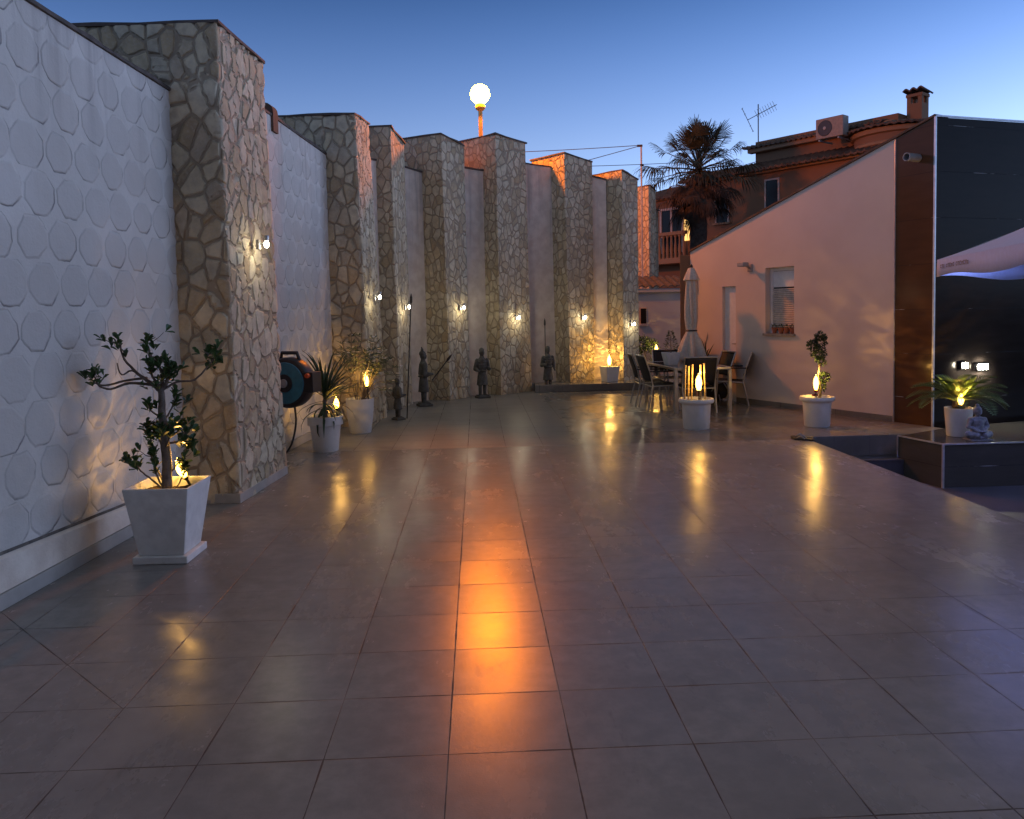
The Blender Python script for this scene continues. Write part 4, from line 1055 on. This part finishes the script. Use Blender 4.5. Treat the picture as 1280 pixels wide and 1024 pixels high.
for j in range(len(prof)-1):
    for k in range(n): fs.append((j*n+k, j*n+(k+1) % n, (j+1)*n+(k+1) % n, (j+1)*n+k))
m.add(vs, fs); o = m.build('canopy', M['canvas'], t, smooth=True); md = o.modifiers.new('solid','SOLIDIFY'); md.thickness = .004
m = MB(); m.lathe([(.096,1.225),(.104,1.238),(.096,1.25)], 32, cap0=False, cap1=False); m.build('cord', M['black_plastic'], t, smooth=True)
m = MB(); m.lathe([(.028,2.345),(.032,2.375),(.015,2.40),(.004,2.41)], 16); m.build('finial', M['black_plastic'], t, smooth=True)
# spiky plant in a pot behind the table
t = thing('potted_plant', (4.16,14.30,0), 'spiky green plant in a pot against the white house wall, left of the door', 'potted plant')
pot_profile(t, [(.11,0),(.12,.01),(.17,.33),(.16,.33),(.15,.29)], M['pot_white'], (.29,.15))
m = MB(); limb(m, [(0,0,.28),(.01,0,.5),(0,0,.68)], .03, .022, 7); m.build('trunk', M['bark'], t)
m = MB(); blades(m, (0,0,.70), 60, .46, .028, (-.1,1.5), (.0,.5)); m.build('foliage', M['leaf_grey'], t, smooth=True, recalc=False)
# dark bag on the floor
t = thing('bag', (4.26,13.95,0), 'dark rounded bag with a pale strap on the floor beneath the chairs by the wall', 'bag')
m = MB(); m.ell((0,0,.17), (.24,.16,.19), 18, 12); o = m.build('body', M['dark_bag'], t, smooth=True)
m = MB(); m.tube([(-.15,-.16,.16),(-.06,-.17,.30),(.06,-.17,.32),(.14,-.16,.20)], .012, 7); m.build('strap', M['grey_plastic'], t, smooth=True)
# little pots on the window sill
pt0 = None
for k, s_ in enumerate((1.86,1.98,2.10,2.24)):
    lab = ['small terracotta pot on the window sill, nearest the right edge of the window', 'second terracotta pot from the right on the window sill', 'second terracotta pot from the left on the window sill', 'leftmost small terracotta pot on the window sill'][k]
    q = hp(s_, -.055, 1.199)
    if pt0 is None:
        t = pt0 = thing('small_pot', q, lab, 'pot', 'terracotta pots on the window sill')
        m = MB(); m.lathe([(.030,0),(.042,.07),(.048,.071),(.048,.092),(.040,.092),(.036,.07)], 16); m.build('pot', M['terracotta'], t, smooth=True)
        m = MB(); puff(m, (0,0,.11), (.03,.03,.025), 40, .03, .012); m.build('foliage', M['leaf_dark'], t, recalc=False)
    else: t = copy_tree(pt0); t.location = q; t.rotation_euler = (0,0,k)
    tag(t, lab, 'pot', 'terracotta pots on the window sill')

# ------------------------------------------------------------------ planter block, cycad, buddha, floodlights
t = thing('planter_block', (5.30,8.79,-.48), 'low black tiled block with pale metal edges carrying the cycad and the seated statue', 'block')
b0 = Vector((5.30,8.79,-.48))
pts = [(5.30,8.79),(13.0,8.86),(13.0,10.4),(9.0,10.85),(6.32,10.10),(6.05,9.98),(5.13,9.46)]
m = MB(); m.prism([(x-b0.x,y-b0.y) for x, y in pts], 0, .50); m.build('body', black_tile('lit_block_tile', (.065,.058,.050), (.115,.105,.092)), t)  # black tile lightened: light falling on the block put into its colour
m = MB(); m.bar((-.003,-.003,0),(-.003,-.003,.506), .022); m.bar((0,-.004,.504),(7.7,.066,.504),.018); m.bar((-.17,.67,.504),(-.006,.0,.504),.016); m.bar((-.175,.665,0),(-.175,.665,.50),.012); m.build('edge_trim', M['metal_trim'], t)
t = thing('potted_cycad', (5.83,9.36,.022), 'cycad with arching feathery fronds in a tapered white pot on the black tiled block', 'potted plant')
pot_profile(t, [(.125,0),(.13,.012),(.158,.345),(.150,.345),(.142,.30)], M['pot_white'], (.31,.142))
m = MB(); m.lathe([(.06,.30),(.075,.36),(.06,.44),(.02,.47)], 14); m.build('trunk', M['palm_trunk'], t)
nf = 30
for k in range(nf):
    a = 2.399*k; e = .15+1.15*(k/nf)**1.3; L = rnd.uniform(.50,.62)*(1.0 if e < .9 else .75); h = Vector((math.cos(a), math.sin(a), 0)); sd = Vector((-h.y, h.x, 0))
    p = Vector((h.x*.04,h.y*.04,.42)); an = e+.25; pts = []; ns = 22
    for j in range(ns+1): pts.append(p.copy()); p = p+(h*math.cos(an)+Vector((0,0,math.sin(an))))*L/ns; an -= 1.25/ns
    m = MB(); m.tube(pts, [.006-.004*j/ns for j in range(ns+1)], 5)
    for j in range(2, ns+1):
        d = (pts[j]-pts[j-1]).normalized(); ll = .14*math.sin(math.pi*(.12+.86*j/ns))**.7+.015
        for s_ in (-1, 1): m.leaf(pts[j], d*.55+sd*s_+Vector((0,0,.28)), ll, .017, nrm=d.cross(sd), fold=.1)
    m.build('frond', M['leaf_cycad'], t, recalc=False)
torch((5.80,9.27,.33), .08, 'garden torch glowing low under the cycad fronds', 9, .14, .034, (0,0), 7)
t = thing('buddha_statue', (5.885,9.08,.020), 'small grey seated meditating statue on the black tiled block', 'statue', rz=R(-172+360-8)); t.scale = (1,1,1)
m = MB()
m.ell((0,0,.025), (.135,.10,.028)); m.ell((0,.01,.085), (.085,.07,.07))
for s_ in (-1, 1):
    m.tube([(s_*.06,.0,.07),(s_*.125,.03,.065),(s_*.03,.105,.055)], [.042,.040,.028], 10); m.ell((s_*.125,.03,.065),(.042,)*3)
    m.tube([(s_*.082,.0,.235),(s_*.112,.01,.155),(s_*.03,.085,.105)], [.032,.028,.020], 10); m.ell((s_*.112,.01,.155),(.029,)*3); m.ell((s_*.082,.0,.235),(.034,.032,.032))
    m.ell((s_*.018,.092,.105),(.028,.022,.014))
m.tube([(0,0,.08),(0,.002,.16),(0,0,.235)], [.078,.070,.074], 14); m.ell((0,0,.245),(.092,.045,.03))
m.tube([(0,0,.25),(0,.004,.30)], [.03,.026], 10); m.ell((0,.006,.335), (.045,.050,.056)); m.ell((0,-.004,.352), (.048,.050,.046)); m.ell((0,-.006,.402), (.024,.024,.022))
for s_ in (-1, 1): m.ell((s_*.047,.0,.325), (.008,.012,.030)); m.ell((s_*.017,.052,.340),(.010,.005,.005))
m.ell((0,.056,.328),(.008,.010,.014)); m.ell((0,.052,.308),(.014,.006,.005))
m.tube([(-.07,.03,.225),(.0,.068,.16),(.06,.06,.12)], .012, 6)
o = m.build('body', M['buddha'], t); remesh(o, .0055)
m = MB(); m.box((0,.01,.004), (.27,.20,.012)); m.build('base', M['buddha'], t, bevel=.004)
FLB = ['bright floodlight on the black tiled wall above the cycad, the wider of two', 'smaller white lamp on the black wall just left of the bright floodlight']
for k, (x, z, wd) in enumerate([(6.80,.77,.085),(6.50,.80,.045)]):
    y = q0.y+(x-q0.x)*bd.y/bd.x
    t = thing('floodlight', (x,y-.06,z), FLB[k], 'lamp', 'white lamps on the black wall', rz=R(15))
    m = MB(); m.box((0,.03,0), (wd*2+.02,.05,.09)); m.build('housing', M['black_plastic'], t, bevel=.006)
    m = MB(); m.box((0,.0,0), (wd*2,.008,.07)); m.build('lens', M['led'], t, bevel=.003)
    lamp('flood_glow', t, (0,-.03,.0), 'SPOT', 9 if k == 0 else 3, (1,.93,.72), .04, (R(72),0,0), R(150), .6)
# white parasol over the court
t = thing('parasol', (6.9,6.9,-.48), 'open white square parasol lit from beneath at the right edge', 'parasol')
o3 = Vector((6.9,6.9,-.48)); za = 1.905
Cc = [Vector((4.745,8.015,za)), Vector((6.15,9.02,za)), Vector((7.95,7.35,za)), Vector((4.02,5.35,za))]
c1 = Vector((4.745,8.015,za)); u1 = Vector((-.27,-.965,0)).normalized(); u2_ = Vector((.86,.52,0)).normalized()
c1 = c1; c2 = c1+u1*3.0; c3 = c1+u2_*3.0; c4 = c2+u2_*3.0; ap = (c1+c2+c3+c4)/4+Vector((0,0,.62))
vt = .175
m = MB()
def pan(a, b):
    m.grid(a+Vector((0,0,vt)), b+Vector((0,0,vt)), ap, ap, 12, 10, lambda p,u,v: p-Vector((0,0,.03*math.sin(v*math.pi)*(1-.3*math.sin(u*math.pi)))))
for a, b in ((c1,c2),(c2,c4),(c4,c3),(c3,c1)): pan(a, b)
m.v = [v-o3 for v in m.v]; m.build('canopy', M['white_canvas'], t, smooth=True, merge=True)
m = MB()
for a, b in ((c1,c2),(c2,c4),(c4,c3),(c3,c1)):
    m.grid(a, b, b+Vector((0,0,vt)), a+Vector((0,0,vt)), 26, 2, lambda p,u,v: p+Vector((0,0,(1-v)*.02*math.sin(u*9)))+Vector((math.sin(u*22)*.006*(1-v),math.cos(u*19)*.006*(1-v),0)))
m.v = [v-o3 for v in m.v]; val = m.build('valance', M['white_canvas'], t, smooth=True, merge=True); md = val.modifiers.new('solid','SOLIDIFY'); md.thickness = .003
m = MB(); mid = (c1+c4)/2-o3; m.tube([(mid.x,mid.y,0),(mid.x,mid.y,ap.z-o3.z-.03)], .03, 12); m.build('pole', M['alu'], t, smooth=True)
for a in (c1,c2,c3,c4):
    m = MB(); m.bar(a-o3+Vector((0,0,vt-.02)), ap-o3-Vector((0,0,.05)), .02); m.build('rib', M['alu'], t)
m = MB(); m.lathe([(.032,0),(.09,.004),(.09,.02),(.032,.024)], 24, c=(mid.x,mid.y,1.98), cap0=False, cap1=False); m.build('lamp_ring', M['blue_led'], t)
lamp('ring_glow', t, (mid.x-.15,mid.y,2.08), 'SPOT', 22, (.42,.48,1.0), .08, (math.pi,0,0), R(165), .5)
LET = simple('faded_print', (.20,.20,.24), .8)
# faint unreadable lettering on the valance near its corner
m = MB(); dv = u1; nx = Vector((dv.y,-dv.x,0)); 
if nx.x > 0: nx = -nx
xx = .16
for k in range(17):
    wd = rnd.uniform(.025,.045)
    if k not in (3, 9):
        q = c1+dv*xx+nx*.012+Vector((0,0,.083)); hh = rnd.uniform(.030,.042)
        for bx in ((0,.010,0,hh),(0,wd,hh-.010,hh),(wd-.010,wd,0,hh) if k % 2 else (0,wd,0,.010)):
            p = [q+dv*bx[0]+Vector((0,0,bx[2])), q+dv*bx[1]+Vector((0,0,bx[2])), q+dv*bx[1]+Vector((0,0,bx[3])), q+dv*bx[0]+Vector((0,0,bx[3]))]
            m.add([v-o3 for v in p]+[v-o3+nx*.001 for v in p], [(0,1,2,3),(7,6,5,4),(0,4,5,1),(1,5,6,2),(2,6,7,3),(3,7,4,0)])
        m.build('letter', LET, t); m = MB()
    xx += wd+.018

# ------------------------------------------------------------------ beyond the terrace: outbuilding, neighbour house, palm
t = thing('outbuilding', (4.45,18.8,0), 'low pale blue-grey outbuilding with a tiled eave behind the dining set', 'building')
m = MB(); m.box((0.0,.55,1.06), (1.55,1.1,2.12)); m.build('wall', M['grey_render'], t)
def pantiles(m, a, b, c, d, n, depth=.05, step=6):     # wavy clay tiles from eave a-b up to ridge d-c
    nrm = (Vector(b)-Vector(a)).cross(Vector(d)-Vector(a)).normalized()
    m.grid(a, b, c, d, n*6, step, lambda p,u,v: p+nrm*(depth*abs(math.sin(u*n*math.pi))+.02*(1-((v*step) % 1))))
m = MB(); pantiles(m, (-.80,-.10,2.13), (.80,-.10,2.13), (.80,1.0,2.40), (-.80,1.0,2.40), 9, .05); o = m.build('roof', M['coping_stone'], t); md = o.modifiers.new('solid','SOLIDIFY'); md.thickness = .03
m = MB(); m.box((0,-.03,2.07), (1.6,.10,.09)); m.build('cornice', M['grey_render'], t, bevel=.01)
m = MB(); m.box((-.48,-.004,1.47), (.17,.02,.40)); w_ = m.build('window', M['pink_frame'], t)
m = MB(); m.box((-.48,-.018,1.47), (.13,.01,.36)); m.build('pane', M['dark_glass'], w_)
m = MB(); m.box((-.48,-.03,1.255), (.22,.06,.03)); m.build('sill', M['grey_render'], w_)
# plants in front of it
t = thing('shrub', (3.80,17.6,.14), 'dark rounded shrub rising out of pale lit grass in front of the outbuilding', 'shrub')
m = MB(); 
for c, r_, n in [((-.12,0,.72),(.20,.18,.20),420),((.10,.05,.66),(.16,.15,.16),260),((-.25,0,.55),(.14,.14,.14),160)]: puff(m, c, r_, n, .06, .028)
m.build('foliage', M['leaf_dark'], t, recalc=False)
m = MB(); limb(m, [(0,0,0),(-.02,0,.3),(-.1,0,.7)], .02, .01); m.build('stem', M['bark'], t)
t = thing('grass_tuft', (3.98,17.45,.14), 'pale feathery grass glowing around the far garden torch', 'plant')
m = MB(); blades(m, (0,0,.06), 150, .62, .012, (.7,1.5), (.1,.9)); m.build('foliage', M['leaf_grey'], t, recalc=False)
torch((3.955,17.38,.14), .49, 'farthest garden torch, glowing in the pale grass before the outbuilding', 2.2, .20, .034, (0,0), 8)

NP = Vector((11.3,20.0)); nd = Vector((-.5889,.8082)); no = Vector((-.8082,-.5889))
def np3(s_, o_, z): q = NP+nd*s_+no*o_; return Vector((q.x-8.0, q.y-24.0, z+.6))
t = thing('neighbour_house', (8.0,24.0,-.6), 'ochre neighbour house with clay tile roofs, rounded tower and balcony behind the palm', 'house')
def nbox(m, s0, s1, o0, o1, z0, z1):
    vs = [np3(a,b,z) for z in (z0,z1) for a, b in ((s0,o0),(s1,o0),(s1,o1),(s0,o1))]
    m.add(vs, [(3,2,1,0),(4,5,6,7),(0,1,5,4),(1,2,6,5),(2,3,7,6),(3,0,4,7)])
m = MB(); nbox(m, -.6, 7.2, -9, 0, -.6, 5.72); nbox(m, 7.2, 10.5, -9, -.06, -.6, 5.45); nbox(m, .9, 5.35, -5, -.85, 5.72, 6.78)
m.build('wall', M['orange_render'], t)
m = MB(); nbox(m, .95, 5.50, -.849, -.62, 6.42, 6.60); nbox(m, -.6, 7.3, -.02, .18, 5.60, 5.74); nbox(m, 7.2, 10.5, -.06, .08, 5.28, 5.40)
m.build('cornice', M['cream_band'], t, bevel=.03)
m = MB(); pantiles(m, np3(-.7,.42,5.76), np3(7.4,.42,5.76), np3(7.4,-.9,6.18), np3(-.7,-.9,6.18), 43, .06); o = m.build('roof', M['roof_tile'], t); md = o.modifiers.new('solid','SOLIDIFY'); md.thickness = .05
m = MB(); pantiles(m, np3(1.2,-.50,6.66), np3(5.6,-.50,6.66), np3(5.6,-3.6,7.0), np3(1.2,-3.6,7.0), 26, .06); o = m.build('roof', M['roof_tile'], t); md = o.modifiers.new('solid','SOLIDIFY'); md.thickness = .05
m = MB(); pantiles(m, np3(7.2,.2,5.42), np3(10.7,.2,5.42), np3(10.7,-3.2,6.3), np3(7.2,-3.2,6.3), 18, .06); o = m.build('roof', M['roof_tile'], t); md = o.modifiers.new('solid','SOLIDIFY'); md.thickness = .05
tc_ = np3(.95,-1.0,0)
m = MB(); m.lathe([(1.12,5.0),(1.12,6.20)], 48, c=(tc_.x,tc_.y,.6)); m.build('tower', M['orange_render'], t, smooth=True)
m = MB(); m.lathe([(1.121,6.12),(1.20,6.15),(1.22,6.26),(1.14,6.29)], 48, c=(tc_.x,tc_.y,.6)); m.lathe([(1.122,5.82),(1.17,5.85),(1.17,5.91),(1.122,5.94)], 48, c=(tc_.x,tc_.y,.6), cap0=False, cap1=False); m.build('tower_band', M['cream_band'], t, smooth=True)
m = MB(); n = 132; vs = []; fs = []
prof = [(1.38,6.30),(.9,6.40),(.6,6.50),(.02,6.58)]
for r_, z in prof:
    for k in range(n): a = 2*math.pi*k/n; vs.append((tc_.x+r_*math.cos(a), tc_.y+r_*math.sin(a), .6+z+.05*abs(math.sin(a*22))*r_/1.7))
for j in range(3):
    for k in range(n): fs.append((j*n+k, j*n+(k+1) % n, (j+1)*n+(k+1) % n, (j+1)*n+k))
m.add(vs, fs); o = m.build('tower_roof', M['roof_tile'], t); md = o.modifiers.new('solid','SOLIDIFY'); md.thickness = .05
for s0, s1, z0, z1 in ((3.95,4.45,4.55,5.42),(5.72,6.24,4.3,5.28)):
    m = MB(); 
    for a, b in ((s0,s0+.05),(s1-.05,s1)): nbox(m, a, b, .0, .03, z0, z1)
    nbox(m, s0+.051, s1-.051, 0, .03, z1-.05, z1); f_ = m.build('window', M['pink_frame'], t)
    m = MB(); nbox(m, s0+.052, s1-.052, .001, .012, z0, z1-.052); m.build('pane', M['dark_glass'], f_)
    m = MB(); nbox(m, s0-.06, s1+.06, 0, .09, z0-.06, z0-.002); m.build('sill', M['cream_band'], f_)
# balcony window, lit pane, balcony
m = MB()
for a, b in ((7.55,7.63),(8.02,8.10),(8.48,8.56)): nbox(m, a, b, -.06, -.02, 3.5, 4.92)
nbox(m, 7.5, 8.6, -.06, -.01, 4.925, 5.0); f_ = m.build('window', M['pink_frame'], t)
m = MB(); nbox(m, 7.631, 8.019, -.059, -.045, 3.5, 4.92); m.build('pane', M['dark_glass'], f_)
m = MB(); nbox(m, 8.101, 8.479, -.059, -.045, 3.5, 4.92); m.build('pane', M['dark_glass'], f_)
m = MB(); nbox(m, 7.32, 7.52, -.059, -.03, 3.86, 4.55); m.build('lit_window', M['lit_window'], t)
m = MB(); nbox(m, 7.0, 9.6, .001, .62, 3.10, 3.28); m.build('balcony_slab', M['cream_band'], t, bevel=.01)
m = MB(); nbox(m, 7.0, 9.6, .44, .58, 4.02, 4.13); m.build('handrail', M['cream_band'], t, bevel=.01)
for k in range(15):
    q = np3(7.10+k*.17, .51, 0); m = MB(); m.lathe([(.05,3.285),(.05,3.33),(.03,3.36),(.055,3.50),(.05,3.58),(.025,3.80),(.03,3.94),(.05,3.97),(.05,4.015)], 10, c=(q.x,q.y,.6)); m.build('baluster', M['cream_band'], t, smooth=True)
# chimney with an opening under its tiled cap
m = MB(); cq = Vector((12.10-8, 21.42-24, 0)); rz_ = math.atan2(nd.y, nd.x)
Rm = Matrix.Rotation(rz_, 3, 'Z')
m.box((cq.x,cq.y,6.55+.6), (.40,.40,1.0), rz=rz_)
for ax_, ay_ in ((-1,-1),(1,-1),(1,1),(-1,1)):
    q = cq+Rm @ Vector((ax_*.145, ay_*.145, 0)); m.box((q.x,q.y,7.14+.6), (.11,.11,.18), rz=rz_)
m.box((cq.x,cq.y,7.27+.6), (.44,.44,.08), rz=rz_); m.build('chimney', M['orange_render'], t)
m = MB(); pantiles(m, cq+Rm @ Vector((-.29,-.29,7.92)), cq+Rm @ Vector((.29,-.29,7.92)), cq+Rm @ Vector((.29,.29,7.98)), cq+Rm @ Vector((-.29,.29,7.98)), 3, .07); o = m.build('chimney_cap', M['roof_tile'], t); md = o.modifiers.new('solid','SOLIDIFY'); md.thickness = .04
# air conditioner on the neighbour's wall
q = NP+nd*2.25+no*.12
t = thing('air_conditioner', (q.x,q.y,6.22), 'outdoor air conditioner unit mounted high on the ochre neighbour house', 'air conditioner', rz=math.atan2(-no.x, no.y))
m = MB(); m.box((0,0,.29), (.80,.30,.55)); m.build('casing', M['ac_casing'], t, bevel=.015)
m = MB(); m.lathe([(.215,0),(.205,.012)], 32, c=(.13,.151,.29), axis=Vector((0,0,1)).rotation_difference(Vector((0,1,0))).to_matrix()); m.build('fan_grille', M['black_plastic'], t)
m = MB(); m.ell((.13,.168,.29),(.045,.01,.045)); m.build('fan_hub', M['grey_plastic'], t)
for s_ in (-1, 1): m = MB(); m.bar((s_*.28,-.5,-.03),(s_*.28,.18,-.03),.04); m.build('bracket', M['grey_plastic'], t)
# roof antenna
t = thing('roof_antenna', (9.16,25.48,6.5), 'spindly television antenna on the ochre house roof, right of the palm', 'antenna')
m = MB(); m.tube([(0,0,0),(0,0,1.62)], .017, 6); m.build('mast', M['statue_dark'], t)
m = MB(); d = Vector((.86,-.3,.42)).normalized(); c = Vector((0,0,1.30)); m.tube([c-d*.35,c+d*.62], .012, 5)
sd = Vector((.25,.95,.15)).normalized(); u_ = d.cross(sd)
for k in range(8): q = c+d*(-.05+.085*k); m.tube([q-u_*.16,q+u_*.16], .006, 4); m.tube([q-sd*.15,q+sd*.15], .006, 4)
for a in (-.5,-.25,.25,.5): m.tube([c-d*.36+u_*a*.8-sd*.3, c-d*.36+u_*a*.8+sd*.3], .007, 4)
m.tube([c-d*.36-u_*.42, c-d*.36+u_*.42], .010, 4); m.build('boom', M['statue_dark'], t)
# bare mast and cables
t = thing('antenna_mast', (4.222,20.05,-.6), 'bare thin mast carrying the overhead cables, left of the palm', 'mast')
m = MB(); m.tube([(0,0,0),(0,0,6.36)], .022, 8); m.build('pole', M['grey_pvc'], t)
m = MB(); m.bar((-.10,0,6.33),(.03,0,6.33), .05); m.bar((-.02,-.02,5.85),(.05,.02,5.85), .05); m.build('bracket', M['statue_dark'], t)
def cable(a, b, sag, label):
    a, b = Vector(a), Vector(b); m = MB(); m.tube([a.lerp(b, k/20)-Vector((0,0,sag*4*(k/20)*(1-k/20))) for k in range(21)], .009, 5)
    c = (a+b)/2; tag(m.build('overhead_cable', M['statue_dark'], loc=c), label, 'cable', 'overhead cables by the mast')
cable((-5,22,5.98), (4.16,20.05,5.74), .10, 'upper overhead cable ending at the top of the bare mast')
cable((-2,26,5.2), (4.16,20.05,5.72), .06, 'overhead cable crossing below the upper one towards the mast top')
cable((-4,21,5.50), (6.4,24.4,6.10), .10, 'lowest overhead cable passing the mast towards the palm')
# fan palm
PX, PY, PZ = 6.22, 22.0, 5.45
t = thing('palm_tree', (PX,PY,-.6), 'shaggy fan palm with a skirt of dead hanging leaves in front of the neighbour house', 'palm tree')
m = MB(); pr = []; ns = 40
for k in range(ns+1):
    z = 5.9*k/ns; pr.append((.20-.04*k/ns+(.018 if k % 2 else 0)+(.05 if z > 3.6 else 0), z))
m.lathe(pr, 18); m.build('trunk', M['palm_trunk'], t)
def fan(m, c, d, pet, L, n, droop, width=1.9):
    d = Vector(d).normalized(); sd = d.cross(Vector((0,0,1))); sd = sd.normalized() if sd.length > .01 else Vector((1,0,0)); u_ = sd.cross(d)
    q = c+d*pet; m.tube([c, c.lerp(q,.5)+Vector((0,0,.03)), q], [.022,.015,.010], 5)
    for k in range(n):
        a = (k/(n-1)-.5)*2*width; r_ = L*(1-.25*abs(k/(n-1)-.5)*2)*rnd.uniform(.85,1.08)
        e = (d*math.cos(a)+sd*math.sin(a)+u_*.15*math.cos(a*2)).normalized()
        p1 = q+e*r_*.55; p2 = q+e*r_*.85-Vector((0,0,droop*r_*.28)); p3 = q+e*r_*.98-Vector((0,0,droop*r_*rnd.uniform(.45,.85))); x = e.cross(u_).normalized()*.019*L/.7
        m.add([q, p1-x, p1+x, p2-x*.6, p2+x*.6, p3], [(0,1,2),(1,3,4,2),(3,5,4)])
cc = Vector((0,0,PZ+.6))
for k in range(54):
    a = 2.399*k+rnd.uniform(-.2,.2); e = 1.40-1.8*(k/54)+rnd.uniform(-.12,.12)
    d = (math.cos(a)*math.cos(e), math.sin(a)*math.cos(e), math.sin(e))
    m = MB(); fan(m, cc+Vector((0,0,.10*math.sin(e))), d, rnd.uniform(.5,1.0)*(1.25 if e < .6 else .95), rnd.uniform(.50,.80), 20, .25+.6*(e < .5), rnd.uniform(.9,1.4) if e > .3 else 1.6); m.build('frond', M['leaf_palm'], t, recalc=False)
for k in range(50):
    a = 2.399*k; e = rnd.uniform(-1.35,-.45); z = rnd.uniform(-.40,.15)
    d = (math.cos(a)*math.cos(e), math.sin(a)*math.cos(e), math.sin(e))
    m = MB(); fan(m, cc+Vector((0,0,z)), d, rnd.uniform(.50,1.10), rnd.uniform(.42,.62), 22, .9, 1.2); m.build('dead_frond', M['palm_dead'], t, recalc=False)
